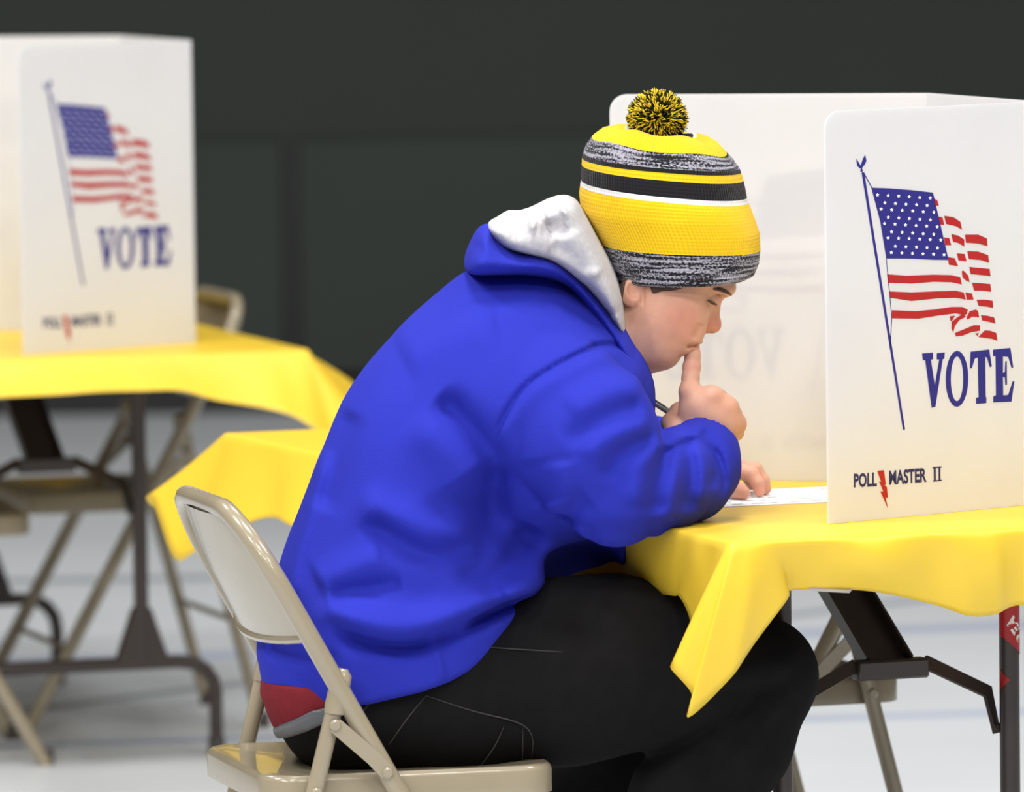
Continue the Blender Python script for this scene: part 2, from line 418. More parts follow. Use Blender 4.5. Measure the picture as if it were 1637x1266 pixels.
# ------------------------------------------------------------------ folding tables
TZ = 0.742
def make_table(name, origin, th, W=0.76, L=1.86, sticker=False):
    r = empty(name, (origin[0], origin[1], 0), th)
    # local: x across the table, y along it, z up; origin at the near left corner
    MB().box((0.008, 0.008, TZ - 0.026), (W - 0.008, L - 0.008, TZ - 0.002)).build('tabletop', M_top, r, bevel=0.004)
    MB().box((0.05, 0.05, TZ - 0.05), (W - 0.05, 0.065, TZ - 0.026)).box((0.05, L - 0.065, TZ - 0.05), (W - 0.05, L - 0.05, TZ - 0.026)) \
        .box((0.05, 0.065, TZ - 0.05), (0.065, L - 0.065, TZ - 0.026)).box((W - 0.065, 0.065, TZ - 0.05), (W - 0.05, L - 0.065, TZ - 0.026)).build('apron', M_brown, r)
    for end, s in ((0.33, 1), (L - 0.33, -1)):
        cx = W / 2 - 0.008; hw = 0.165; bz = 0.17
        for sx in (-1, 1):
            x = cx + sx * hw
            MB().tube([(x, end, bz), (x, end, TZ - 0.03)], 0.0135, 14).build('leg_post', M_brown, r)
            g = MB().add([(x - 0.05, end - .011, bz), (x + 0.05, end - .011, bz), (x + 0.016, end - .011, bz + 0.10), (x - 0.016, end - .011, bz + 0.10),
                          (x - 0.05, end + .011, bz), (x + 0.05, end + .011, bz), (x + 0.016, end + .011, bz + 0.10), (x - 0.016, end + .011, bz + 0.10)],
                         [(0, 1, 2, 3), (7, 6, 5, 4), (0, 4, 5, 1), (1, 5, 6, 2), (2, 6, 7, 3), (3, 7, 4, 0)])
            g.build('gusset', M_brown, r, bevel=0.002)
            MB().flat([(cx + sx * 0.05, end + s * 0.02, 0.535), (cx + sx * 0.142, end + s * 0.02, 0.490), (x - sx * 0.012, end + s * 0.016, 0.435)], 0.018, 0.006, (0, 0.3, 1)).build('brace_arm', M_brown, r)
            MB().disc((x - sx * .012, end + s * .014, 0.442), (0, -s, 0), 0.007, 0.008).build('rivet', M_brown, r)
        f = 0.30
        pts = [(cx - f, end, 0.0), (cx - f, end, bz - 0.06)] + [(cx - f + 0.06 * (1 - math.cos(q)), end, bz - 0.06 + 0.06 * math.sin(q)) for q in (0.4, 0.8, 1.2)]
        pts += [(cx - f + 0.07, end, bz)]
        pts += [(2 * cx - x, y, z) for x, y, z in reversed(pts)]
        MB().tube(pts, 0.0125, 12).build('foot_rail', M_brown, r)
        for sx in (-1, 1):
            MB().tube([(cx + sx * f, end, 0), (cx + sx * f, end, 0.03)], 0.0155, 12).build('foot_cap', M_rub, r)
        # sloping folding brace: a U channel with its catch plate
        a = Vector((cx, end + s * 0.025, 0.528)); b = Vector((cx, end + s * 0.30, TZ - 0.05))
        br = MB().flat([a, b], 0.066, 0.004, (1, 0, 0)).flat([a + Vector((-.032, 0, .008)), b + Vector((-.032, 0, .008))], 0.004, 0.020, (1, 0, 0)) \
            .flat([a + Vector((.032, 0, .008)), b + Vector((.032, 0, .008))], 0.004, 0.020, (1, 0, 0)).build('folding_brace', M_brown, r)
        MB().box((cx - 0.052, end + s * 0.02 - 0.014, 0.515), (cx + 0.052, end + s * 0.02 + 0.014, 0.541)).build('brace_plate', M_brown, r, bevel=0.003)
    return r
TH = math.radians(21.0)
N0 = Pz(1170, 868, TZ)
LT = 1.98
tb = make_table('folding_table', N0, TH, L=LT); tag(tb, 'brown steel folding table under the yellow cloth the blue-sweatshirted person leans on', 'table')
TH2 = math.radians(17.0); WT = 0.76
NR = Pz(492, 560, TZ); N2 = NR - Vector((WT * math.cos(TH2), WT * math.sin(TH2), 0))
tb2 = make_table('folding_table', N2, TH2); tag(tb2, 'brown steel folding table under the blurred yellow cloth at the left edge', 'table')

# sticker on the near right leg post of the front table
pu = Vector((WT / 2 - 0.008 + 0.165, 0.33))
def on_post(a, z, dr=0.0006):          # angle a (0 = facing -y of the table frame), height z
    return (pu.x + math.sin(a) * (0.0135 + dr), pu.y - math.cos(a) * (0.0135 + dr), z)
def post_z(py): return Pd(1621, py, 10.31).z
def wrap(name, rect, m, dr):
    v = []; f = []
    for a0, z0 in rect: v.append(on_post(a0, z0, dr))
    return v
def wrap_poly(name, edges, m, dr, par):
    """edges: function a -> (zlow, zhigh)"""
    v = []; f = []; n = 12; a0, a1 = -1.55, 1.3
    for i in range(n + 1):
        a = a0 + (a1 - a0) * i / n; lo, hi = edges(a); v += [on_post(a, lo, dr), on_post(a, hi, dr)]
    f = [(2*i, 2*i+2, 2*i+3, 2*i+1) for i in range(n)]
    return mesh(name, v, f, m, par)
zt, z1, z2 = post_z(950), post_z(1004), post_z(1036)
st = wrap_poly('sticker', lambda a: (z1 + (z2 - z1) * (math.sin(a) + 1) / 2, zt), M_sred, 0.0007, tb)
st['label'] = 'red warning sticker wrapped round the leg'
za, zb, zc = post_z(1056), post_z(1073), post_z(1090)
wrap_poly('sticker', lambda a: (zc + (zb - zc) * min(1, (a + 1.55) / 1.2), za + (zb - za) * min(1, (a + 1.55) / 1.2)), M_sred, 0.0007, tb)
def text_mesh(s, offset=0.0, size=1.0):
    cu = bpy.data.curves.new('t', 'FONT'); cu.body = s; cu.offset = offset; cu.size = size; cu.resolution_u = 3
    o = bpy.data.objects.new('t', cu); C.objects.link(o)
    dg = bpy.context.evaluated_depsgraph_get(); dg.update()
    me = bpy.data.meshes.new_from_object(o.evaluated_get(dg))
    v = np.array([x.co[:2] for x in me.vertices]); f = [tuple(p.vertices) for p in me.polygons]
    bpy.data.objects.remove(o); bpy.data.curves.remove(cu); bpy.data.meshes.remove(me)
    mn, mx_ = v.min(0), v.max(0)
    return (v - mn) / (mx_ - mn), f
vt, ft = text_mesh('REA', 0.045)
vv = []
for a, b in vt:                        # reading upwards to the left, along the slanting sticker
    # pixel frame: word runs from lower right (1630,1010) to upper left (1608,980); letters' tops point to lower left
    s0 = Vector((1643, 1006)); s1 = Vector((1621, 970)); up = Vector((-13.5, 9))
    q = s0 + (s1 - s0) * a + up * b
    ang = max(-1.4, min(1.25, (q.x - 1621.5) / 16.3)); ang = math.asin(max(-.98, min(.95, ang)))
    vv.append(on_post(ang, post_z(q.y), 0.0013))
mesh('sticker_lettering', vv, ft, M_swht, st, smooth=False)

# ------------------------------------------------------------------ tablecloths
def loc_pt(org, th, u, v, z=TZ): 
    return Vector((org[0] + math.cos(th) * u - math.sin(th) * v, org[1] + math.sin(th) * u + math.cos(th) * v, z))
def cloth(name, org, th, stations, W=0.76, L=1.86, sub=7, rows=14):
    """stations: (u, v, out_u, out_v, bottom point or drop, bulge) round the table edge"""
    E, O, B, K = [], [], [], []
    for (u, v, ou, ov, b, k) in stations:
        e = loc_pt(org, th, u, v); o = (loc_pt((0, 0), th, ou, ov, 0)).normalized()
        if not isinstance(b, (tuple, Vector)): bt = e + o * 0.018 - Vector((0, 0, b))
        else: bt = Pd(*b) if isinstance(b, tuple) else b
        E.append(e); O.append(o); B.append(bt); K.append((k,))
    cE = catmull(E, sub); cO = catmull(O, sub); cB = catmull(B, sub); cK = catmull(K, sub)
    n = len(cE); V = []; F = []; rng = np.random.RandomState(3)
    # the top: concentric rings from the middle to the edge
    ctr = np.array(loc_pt(org, th, W / 2, L / 2)); rr = [0.0, 0.35, 0.6, 0.8, 0.92, 0.975, 0.993]
    for i in range(n):
        e, o, b, k = np.array(cE[i]), np.array(cO[i]), np.array(cB[i]), cK[i][0]
        o = o / np.linalg.norm(o); col = []
        for t in rr[1:]: 
            p = ctr + (e - ctr) * t; p[2] = TZ + 0.0012 + 0.0005 * math.sin(p[0] * 31 + p[1] * 17) * (1 - t); col.append(p)
        e0 = e + o * 0.004; e0[2] = TZ - 0.003; col.append(e + np.array([0, 0, 0.0004])); col.append(e0)
        c = e0 + o * k + (b - e0) * 0.35 + np.array([0, 0, -0.012]); c[2] = max(c[2], b[2] + 0.2 * (e0[2] - b[2]))
        for j in range(1, rows + 1):
            t = j / rows; p = (1 - t)**2 * e0 + 2 * t * (1 - t) * c + t * t * b
            p = p + o * (0.0025 * math.sin(i * 0.55) * t)
            col.append(p)
        V += col
    m = len(rr) - 1 + 2 + rows
    for i in range(n):
        i2 = (i + 1) % n
        for j in range(m - 1): F.append((i*m+j, i*m+j+1, i2*m+j+1, i2*m+j))
    V.append(ctr + np.array([0, 0, 0.0012])); c0 = len(V) - 1
    for i in range(n): F.append((c0, i*m, ((i+1) % n)*m))
    base = np.array([ctr[0], ctr[1], 0])
    o = mesh(name, V, F, M_cloth, None, tuple(base), True, base)
    bm = bmesh.new(); bm.from_mesh(o.data); bmesh.ops.recalc_face_normals(bm, faces=bm.faces); bm.to_mesh(o.data); bm.free()
    md = o.modifiers.new('solid', 'SOLIDIFY'); md.thickness = 0.0006; md.offset = 1
    return o
L = 1.86; W = 0.76
s1 = [(0, 1.86, -1, 1, (250, 812, 11.72), 0.02), (0, 1.85, -1, .6, (240, 797, 11.68), 0.0), (0, 1.84, -1, 0.2, (280, 891, 11.55), 0.0), (0, 1.78, -1, 0, (312, 882, 11.42), 0.0),
      (0, 1.66, -1, 0, (416, 830, 11.25), 0.0), (0, 1.50, -1, 0, (470, 842, 11.10), 0.01), (0, 1.2, -1, 0, 0.125, 0.01), (0, 0.9, -1, 0, 0.12, 0.01), (0, 0.62, -1, 0, 0.10, 0.01),
      (0, 0.42, -1, 0, (985, 922, 10.16), 0.01), (0, 0.30, -1, 0, (1020, 944, 10.05), 0.012), (0, 0.15, -1, 0, (1072, 952, 9.93), 0.01), (0, 0.08, -1, 0, (1092, 958, 9.88), 0.005),
      (0, 0.045, -1, 0, (1104, 1020, 9.84), -0.005), (0, 0.02, -1, -.1, (1092, 1062, 9.79), 0.0), (0.001, 0.008, -1, -.4, (1074, 1066, 9.735), 0.012),
      (0.003, 0.002, -1, -1, (1106, 1112, 9.72), 0.02), (0.008, 0, -.8, -1, (1102, 1146, 9.705), 0.02), (0.02, 0, -.4, -1, (1162, 1090, 9.72), 0.02), (0.035, 0, -.1, -1, (1196, 1044, 9.735), 0.015),
      (0.055, 0, 0, -1, (1257, 958, 9.765), -0.005), (0.085, 0, 0, -1, (1263, 944, 9.795), 0.0), (0.125, 0, 0, -1, (1318, 942, 9.805), 0.0), (0.19, 0, 0, -1, (1395, 945, 9.825), 0.035), (0.27, 0, 0, -1, (1490, 965, 9.855), 0.008),
      (0.32, 0, 0, -1, (1548, 984, 9.87), 0.02), (0.355, 0, 0, -1, (1590, 982, 9.885), 0.03), (0.40, 0, 0, -1, (1636, 966, 9.905), 0.01), (0.55, 0, 0, -1, 0.105, 0.01), (0.70, 0, 0, -1, 0.12, 0.01),
      (0.755, 0, .3, -1, 0.17, 0.01), (0.76, 0.0, 1, -1, 0.2, 0.01), (0.76, 0.01, 1, -.3, 0.17, 0.01), (0.76, 0.1, 1, 0, 0.12, 0.01), (0.76, 0.6, 1, 0, 0.11, 0.01), (0.76, 1.2, 1, 0, 0.12, 0.01), (0.76, 1.75, 1, 0, 0.12, 0.01),
      (0.76, 1.84, 1, .3, 0.16, 0.01), (0.76, 1.86, 1, 1, 0.2, 0.01), (0.74, 1.86, .3, 1, 0.16, 0.01), (0.6, 1.86, 0, 1, 0.12, 0.01), (0.3, 1.86, 0, 1, 0.12, 0.01), (0.08, 1.86, 0, 1, 0.13, 0.01), (0.01, 1.86, -.4, 1, 0.15, 0.02)]
s1 = [(u, v * (LT / 1.86) if v > 0.5 else v, ou, ov, bt, k) for u, v, ou, ov, bt, k in s1]
tc1 = cloth('tablecloth', N0, TH, s1, L=LT)
tag(tc1, 'yellow plastic tablecloth with a pointed corner hanging by the person\'s knee', 'tablecloth')
tp = [Pd(1292, 940, 9.794), Pd(1362, 943, 9.812), Pd(1358, 948, 9.812), Pd(1300, 945, 9.794)]
bt_ = Vector(tc1.location)
MB().add([tuple(p - bt_) for p in tp] + [tuple(p - bt_ + Vector((0, 0.0012, 0))) for p in tp], [(0, 1, 2, 3), (7, 6, 5, 4), (0, 4, 5, 1), (1, 5, 6, 2), (2, 6, 7, 3), (3, 7, 4, 0)]).build('tape_strip', M_tape, tc1)
s2 = [(0, 1.86, -1, 1, 0.18, 0.01), (0, 1.80, -1, 0, 0.13, 0.01), (0, 1.2, -1, 0, 0.11, 0.01), (0, 0.6, -1, 0, 0.11, 0.01), (0, 0.1, -1, 0, 0.12, 0.01), (0, 0.02, -1, -.2, 0.16, 0.01), (0, 0, -1, -1, 0.2, 0.01), (0.02, 0, -.2, -1, 0.16, 0.01),
      (0.10, 0, 0, -1, 0.075, 0.01), (0.30, 0, 0, -1, (110, 630, 13.14), 0.01), (0.44, 0, 0, -1, (222, 625, 13.19), 0.01), (0.52, 0, 0, -1, (290, 625, 13.21), 0.01), (0.58, 0, 0, -1, (348, 640, 13.22), 0.01), (0.65, 0, 0, -1, (420, 652, 13.22), 0.008),
      (0.71, 0, 0, -1, (466, 664, 13.21), 0.0), (0.745, 0, .3, -1, (500, 684, 13.21), 0.0), (0.758, 0, .7, -1, (550, 720, 13.22), 0.0), (0.76, 0.01, 1, -.6, (585, 690, 13.30), 0.01), (0.76, 0.05, 1, -.2, (568, 640, 13.42), 0.03), (0.76, 0.12, 1, 0, (556, 612, 13.55), 0.03),
      (0.76, 0.25, 1, 0, 0.12, 0.02), (0.76, 0.6, 1, 0, 0.11, 0.01), (0.76, 1.2, 1, 0, 0.11, 0.01), (0.76, 1.8, 1, 0, 0.13, 0.01), (0.76, 1.86, 1, 1, 0.18, 0.01), (0.7, 1.86, 0, 1, 0.13, 0.01), (0.38, 1.86, 0, 1, 0.11, 0.01), (0.06, 1.86, 0, 1, 0.13, 0.01)]
tc2 = cloth('tablecloth', N2, TH2, s2)
tag(tc2, 'blurred yellow tablecloth on the table in the left background', 'tablecloth')

# ------------------------------------------------------------------ voting booths
PH = 0.535; PTH = 0.003; ZB = TZ + 0.0022
def panel_mesh(name, Lw, round_left, round_right, m, par, loc, rz):
    r = 0.024; n = 6; o = [(0, 0), (Lw, 0)]
    if round_right: o += [(Lw - r + r * math.cos(a), PH - r + r * math.sin(a)) for a in [math.pi / 2 * k / n for k in range(n + 1)]]
    else: o += [(Lw, PH)]
    if round_left: o += [(r - r * math.sin(a), PH - r + r * math.cos(a)) for a in [math.pi / 2 * k / n for k in range(n + 1)]]
    else: o += [(0, PH)]
    k = len(o); v = [(x, 0, z) for x, z in o] + [(x, PTH, z) for x, z in o]
    f = [tuple(range(k)), tuple(range(2*k-1, k-1, -1))] + [(i, (i+1) % k, (i+1) % k + k, i + k)[::-1] for i in range(k)]
    b = MB(); b.add(v, f); ob = b.build(name, m, par, loc); ob.rotation_euler = (0, 0, rz)
    return ob
NW0 = Pz(1325, 838, ZB); A1 = math.radians(42.0)
FW1 = Pd(1490, 700, 10.56); FW0 = Pd(981, 700, 10.66)
FW1 = Vector((FW1.x, FW1.y, ZB)); FW0 = Vector((FW0.x, FW0.y, ZB))
LW = 0.40
NW1 = NW0 + Vector((math.cos(A1), math.sin(A1), 0)) * LW
booth = empty('voting_booth', NW0, A1)
def b_local(p): return Matrix.Rotation(-A1, 3, 'Z') @ (Vector(p) - NW0)
pn = panel_mesh('side_panel', LW, True, False, M_panel, booth, (0, 0, 0), 0)
fdir = (FW0 - FW1); LF = fdir.length; af = math.atan2(fdir.y, fdir.x)
pf = panel_mesh('side_panel', LF, False, True, M_panel, booth, b_local(FW1), af - A1)
cdir = FW1 - NW1; ac = math.atan2(cdir.y, cdir.x)
pc = panel_mesh('center_panel', cdir.length, False, False, M_panel, booth, b_local(NW1), ac - A1)

def to_uv(px, py):                     # pixel on the photographed wing -> its own (u, v)
    nrm = Vector((math.sin(A1), -math.cos(A1), 0)); r = ray(px, py)
    t = (NW0 - CAMP).dot(nrm) / r.dot(nrm); p = CAMP + r * t - NW0
    return (p.x * math.cos(A1) + p.y * math.sin(A1), p.z)
EPS = -0.0004
def Zf(p, ox=1350, oy=230, s=2.812): return to_uv(ox + p[0] / s, oy + p[1] / s)
def print_polys(name, polys, m, par, eps=EPS, pix=None):
    b = MB()
    for P in polys:
        q = [(Zf(p) if pix is None else pix(p)) for p in P]
        b.add([(u, eps, v) for u, v in q], [tuple(range(len(q)))])
    o = b.build(name, m, par, autosmooth=False)
    bm = bmesh.new(); bm.from_mesh(o.data); bmesh.ops.triangulate(bm, faces=bm.faces)
    for f in bm.faces:
        if f.normal.y > 0: f.normal_flip()
    bm.to_mesh(o.data); bm.free()
    return o
canton = [(120,197),(200,200),(300,208),(397,219),(430,360),(467,522),(400,521),(300,516),(187,515),(160,350)]
print_polys('flag_canton_print', [canton], M_ink, pn)
stars = []
for x0, y0, k in ((147,229,6),(180,265,5),(163,293,6),(195,330,5),(178,358,6),(210,395,5),(194,422,6),(227,460,5),(209,488,6)):
    for i in range(k):
        cx, cy = x0 + 47.4 * i, y0 + 2.9 * i - (0.9 * i if y0 > 400 else 0)
        stars.append([(cx + (8.5 if j % 2 == 0 else 4.6) * math.sin(j * math.pi / 5), cy - (9 if j % 2 == 0 else 5) * math.cos(j * math.pi / 5)) for j in range(10)])
print_polys('flag_star_print', stars, M_star, pn, EPS * 1.8)
stripes = [
 [(190,586),(280,593),(400,588),(480,590),(520,600),(527,632),(480,622),(400,620),(300,628),(195,624)],
 [(200,663),(300,668),(420,662),(500,660),(535,668),(545,700),(500,692),(420,694),(300,706),(205,692)],
 [(212,748),(320,752),(400,745),(480,733),(530,733),(553,745),(550,765),(535,770),(500,762),(430,770),(330,786),(213,784)],
 [(400,246),(416,252),(424,278),(407,278)], [(420,327),(440,330),(448,364),(430,362)], [(446,420),(470,424),(479,455),(452,455)], [(464,508),(495,514),(510,550),(468,543)],
 [(447,323),(490,330),(520,350),(528,386),(500,370),(456,360)], [(479,405),(510,412),(538,430),(538,462),(510,445),(487,440)], [(504,492),(540,495),(548,528),(512,524)],
 [(526,572),(535,570),(556,592),(562,622),(545,614),(530,600)], [(543,668),(572,672),(580,700),(548,700)],
 [(541,408),(600,408),(640,425),(642,460),(600,448),(545,444)], [(551,482),(600,484),(645,500),(650,535),(610,522),(558,518)], [(560,553),(610,558),(652,562),(656,595),(615,590),(566,585)],
 [(572,624),(610,626),(655,630),(659,665),(620,660),(582,660)], [(593,700),(630,700),(665,705),(668,738),(640,732),(602,728)], [(612,770),(640,772),(672,780),(679,808),(650,800),(618,794)],
 [(630,838),(655,840),(682,850),(687,885),(660,876),(600,868)], [(548,780),(562,752),(590,745),(600,752),(605,780),(575,776),(552,790)], [(472,775),(496,772),(486,790),(476,798)],
 [(480,800),(508,778),(530,766),(546,776),(516,792),(496,818),(488,848),(480,830)], [(495,850),(530,836),(580,815),(608,815),(608,840),(570,846),(530,862),(500,865)], [(586,852),(604,850),(598,864)]]
print_polys('flag_stripe_print', stripes, M_red, pn)
def strip(a, b, w0, w1):
    dx, dy = b[0]-a[0], b[1]-a[1]; l = math.hypot(dx, dy); nx, ny = -dy/l, dx/l
    return [(a[0]-nx*w0/2, a[1]-ny*w0/2), (b[0]-nx*w1/2, b[1]-ny*w1/2), (b[0]+nx*w1/2, b[1]+ny*w1/2), (a[0]+nx*w0/2, a[1]+ny*w0/2)]
print_polys('flagpole_print', [strip((82,128),(267,1284),12,10), strip((85,130),(123,198),5,4), strip((187,512),(212,780),3,3), strip((212,780),(204,920),3,4),
    [(52,66),(64,84),(72,98),(80,72),(92,48),(98,76),(90,94),(78,108),(82,124),(70,126),(72,112),(56,100)]], M_ink, pn)
OX, OY = 505, 1056
ring = []
for i in range(28):
    a0, a1 = 2*math.pi*i/28, 2*math.pi*(i+1)/28
    f = lambda a, rx, ry: (OX + rx*math.cos(a), OY + ry*math.sin(a) - 0.05*rx*math.cos(a))
    ring.append([f(a0,51,126), f(a1,51,126), f(a1,28,100), f(a0,28,100)])
print_polys('vote_lettering', ring + [
 [(348,942),(397,938),(398,968),(388,970),(405,1085),(425,969),(414,969),(414,941),(450,937),(448,966),(441,968),(408,1182),(391,1186),(362,972),(351,973)],
 [(563,1010),(566,934),(650,924),(662,1000),(652,1004),(640,962),(632,957),(634,1135),(637,1140),(637,1165),(591,1168),(590,1142),(602,1138),(598,960),(585,966),(572,1008)],
 [(666,925),(745,917),(758,1005),(750,1008),(735,958),(712,955),(712,1030),(720,1025),(722,978),(729,976),(730,1082),(722,1084),(720,1050),(712,1048),(713,1130),(735,1128),(755,1066),(763,1068),(750,1158),(668,1162),(668,1135),(680,1130),(678,955),(667,953)]], M_ink, pn)
bz_ = lambda p: to_uv(1340 + p[0] / 8.616, 740 + p[1] / 8.616)
print_polys('lightning_bolt_print', [[(535,110),(628,100),(655,300),(636,306),(668,330),(682,480),(650,474),(685,635),(578,392),(618,392),(560,255),(588,258)]], M_red, pn, pix=bz_)
for s, q in (('POLL', [(212,342),(530,322),(530,125),(212,146)]), ('MASTER', [(700,304),(1215,262),(1212,66),(697,104)])):
    tv, tf = text_mesh(s, 0.035)
    out = []
    for a, b in tv:
        p = [(q[0][i]*(1-a)+q[1][i]*a)*(1-b) + (q[3][i]*(1-a)+q[2][i]*a)*b for i in (0, 1)]
        u, v = bz_(p); out.append((u, EPS, v))
    MB().add(out, tf).build('brand_lettering', M_navy, pn, autosmooth=False)
bl = MB()
for P in ([(1295,58),(1420,48),(1422,66),(1296,76)], [(1300,240),(1424,230),(1426,246),(1300,258)], [(1312,70),(1340,68),(1342,245),(1314,247)], [(1378,64),(1404,62),(1406,240),(1380,242)]):
    bl.add([(lambda t: (t[0], EPS, t[1]))(bz_(p)) for p in P], [(0, 1, 2, 3)])
bo = bl.build('numeral_lettering', M_navy, pn, autosmooth=False)
for ch in list(pn.children):           # the same print stands on the outer face of the far wing
    c = ch.copy(); C.objects.link(c); c.parent = pf; c.location = (0.03, 0, 0)
tag(booth, 'white folding plastic voting booth with flag print standing before the seated person', 'voting booth')
b2 = copy_tree(booth)
pL = Pz(38, 568, ZB); pR = Pz(305, 548, ZB)
b2.location = pL; b2.rotation_euler = (0, 0, math.atan2(pR.y - pL.y, pR.x - pL.x))
print('left wing', pL, pR, (pR - pL).length, math.degrees(b2.rotation_euler.z))
tag(b2, 'blurred white voting booth with flag print on the table at the left', 'voting booth')

# ------------------------------------------------------------------ folding chairs
def make_chair():
    r = empty('folding_chair', (0, 0, 0))
    hw = 0.205; R = 0.0128; rc = 0.105
    sl = lambda z: -0.03 - (z - 0.44) * 0.556            # the long tube's x at height z
    zt = 0.785
    side = [(0.0, sl(0.0))]
    pts = [Vector((sl(z), -hw, z)) for z in (0.0, 0.2, 0.44, 0.6, zt - rc)]
    for q in (0.12, 0.25, 0.38, 0.5, 0.63, 0.75, 0.88, 1.0):
        a = q * math.pi / 2
        z = zt - rc + rc * math.sin(a); pts.append(Vector((sl(z) , -hw + rc * (1 - math.cos(a)), z)))
    pts.append(Vector((sl(zt), -0.05, zt)))
    pts += [Vector((p.x, -p.y, p.z)) for p in reversed(pts)]
    MB().tube(pts, R, 12).build('frame_tube', M_tan, r)
    xb = lambda z: -0.097 - (0.546 - z) * 0.26
    for sy in (-1, 1):
        y = sy * (hw - 0.006)
        MB().tube([(xb(0.0), y, 0), (xb(0.25), y, 0.25), (xb(0.555), y, 0.555)], 0.0112, 12).build('rear_leg', M_tan, r)
        MB().tube([(xb(0.535), y, 0.525), (xb(0.54), y, 0.535), (xb(0.56), y, 0.56), (xb(0.575), y, 0.575), (xb(0.58), y, 0.582)], [0.0145, 0.0150, 0.0140, 0.0125, 0.006], 12).build('collar', M_tan, r)
        yb = sy * (hw + 0.012)
        MB().flat([(xb(0.51) + .002, yb, 0.512), (-0.055, yb, 0.468), (sl(0.452), yb, 0.448)], 0.020, 0.004, (0.5, 0, 1)).build('brace_link', M_tan, r)
        for p in ((xb(0.51) + .002, yb, 0.512), (sl(0.452), yb, 0.448)):
            MB().disc(p, (0, sy, 0), 0.0075, 0.006).build('rivet', M_tan, r)
        MB().disc((xb(0.425), sy * (hw + 0.004), 0.425), (0, sy, 0), 0.007, 0.006).build('rivet', M_tan, r)
        for x in (sl(0.0), xb(0.0)):
            MB().tube([(x, y, 0), (x, y, 0.028)], 0.0145, 10).build('foot_cap', M_rub, r)
    MB().tube([(xb(0.2), -hw, 0.2), (xb(0.2), hw, 0.2)], 0.006, 8).build('stretcher', M_tan, r)
    MB().tube([(sl(0.16), -hw, 0.16), (sl(0.16), hw, 0.16)], 0.006, 8).build('stretcher', M_tan, r)
    # the seat pan: rounded, with a folded rim
    def outline(ins, n=7):
        x0, x1, y = -0.19 + ins, 0.20 - ins, 0.188 - ins; rr = max(0.012, 0.045 - ins * 0.3); o = []
        for cx, cy, a0 in ((x1 - rr, y - rr, 0), (x0 + rr, y - rr, 1), (x0 + rr, -y + rr, 2), (x1 - rr, -y + rr, 3)):
            for k in range(n + 1):
                a = math.pi / 2 * (a0 + k / n); o.append((cx + rr * math.cos(a), cy + rr * math.sin(a)))
        return o
    V = []; F = []; levels = [(0.006, -0.036), (0, -0.037), (0, -0.008), (0.0015, -0.003), (0.005, 0.0), (0.02, -0.001), (0.06, -0.006), (0.12, -0.009)]
    for ins, z in levels: V += [(x, y, 0.445 + z) for x, y in outline(ins)]
    k = len(outline(0))
    for i in range(len(levels) - 1):
        for j in range(k): F.append((i*k+j, i*k+(j+1) % k, (i+1)*k+(j+1) % k, (i+1)*k+j))
    F.append(tuple(range((len(levels)-1)*k, len(levels)*k)))
    V += [(x, y, 0.445 - 0.03) for x, y in outline(0.006)]; o = len(levels)*k; F.append(tuple(range(o + k - 1, o - 1, -1)))
    MB().add(V, F).build('seat', M_tan, r)
    # the backrest: a curved sheet between the uprights
    V = []; F = []; nu, nv = 14, 8
    for side_ in (0, 1):
        for j in range(nv + 1):
            z = 0.622 + (0.775 - 0.622) * j / nv
            for i in range(nu + 1):
                a = -1 + 2 * i / nu; y = a * (hw - 0.004)
                if z > zt - rc: y = a * (hw - rc + math.sqrt(max(0, rc**2 - (z - zt + rc)**2)) - 0.003)
                V.append((sl(z) - 0.028 * (1 - a * a) * (1 - 0.6 * max(0, (z - 0.70) / 0.1)) - 0.002 + side_ * 0.003, y, z - 0.014 * (1 - a * a) * (1 - j / nv)))
    q = (nu + 1) * (nv + 1)
    for s_ in (0, 1):
        for j in range(nv):
            for i in range(nu):
                f = (s_*q + j*(nu+1)+i, s_*q + j*(nu+1)+i+1, s_*q + (j+1)*(nu+1)+i+1, s_*q + (j+1)*(nu+1)+i); F.append(f if s_ else f[::-1])
    bk = MB().add(V, F).build('backrest', M_tan, r)
    MB().tube([V[i] for i in range(nu + 1)], 0.0055, 8).build('rolled_edge', M_tan, bk)
    return r
CH = math.radians(15.0)
chair = make_chair()
sp_ = Pd(640, 1225, 9.99)
chair.location = (sp_.x - 0.034, 9.985, 0); chair.rotation_euler = (0, 0, CH)
tag(chair, 'tan steel folding chair the person in the blue sweatshirt sits on', 'chair', 'tan folding chairs')
def place_chair(seat_px, d, heading, label):
    c = copy_tree(chair); p = Pd(seat_px[0], seat_px[1], d); c.location = (p.x, d, 0); c.rotation_euler = (0, 0, math.radians(heading))
    tag(c, label, 'chair', 'tan folding chairs'); return c
place_chair((1172, 1080), 10.95, 180 + 20, 'tan folding chair seen under the front table, behind the person\'s knee')
place_chair((170, 765), 14.2, 180 + 17, 'blurred tan folding chair whose backrest rises behind the left table')
place_chair((-150, 820), 13.7, 12, 'blurred tan folding chair with its seat cut off by the left edge')
# ------------------------------------------------------------------ the person
PB = Vector((Pd(640, 1200, 10.02).x, 10.02, 0.0)); OFF = np.array(PB)
tan_b = math.tan(math.radians(15.0))
def y_body(x): return 10.03 + tan_b * (np.asarray(x) + 0.15)
def y_head(x): return 10.125 + 0.10 * (np.asarray(x) - 0.22)
DB = 10.08                                        # nominal distance for body outlines
def A(px, py, d): return np.array(Pd(px, py, d))

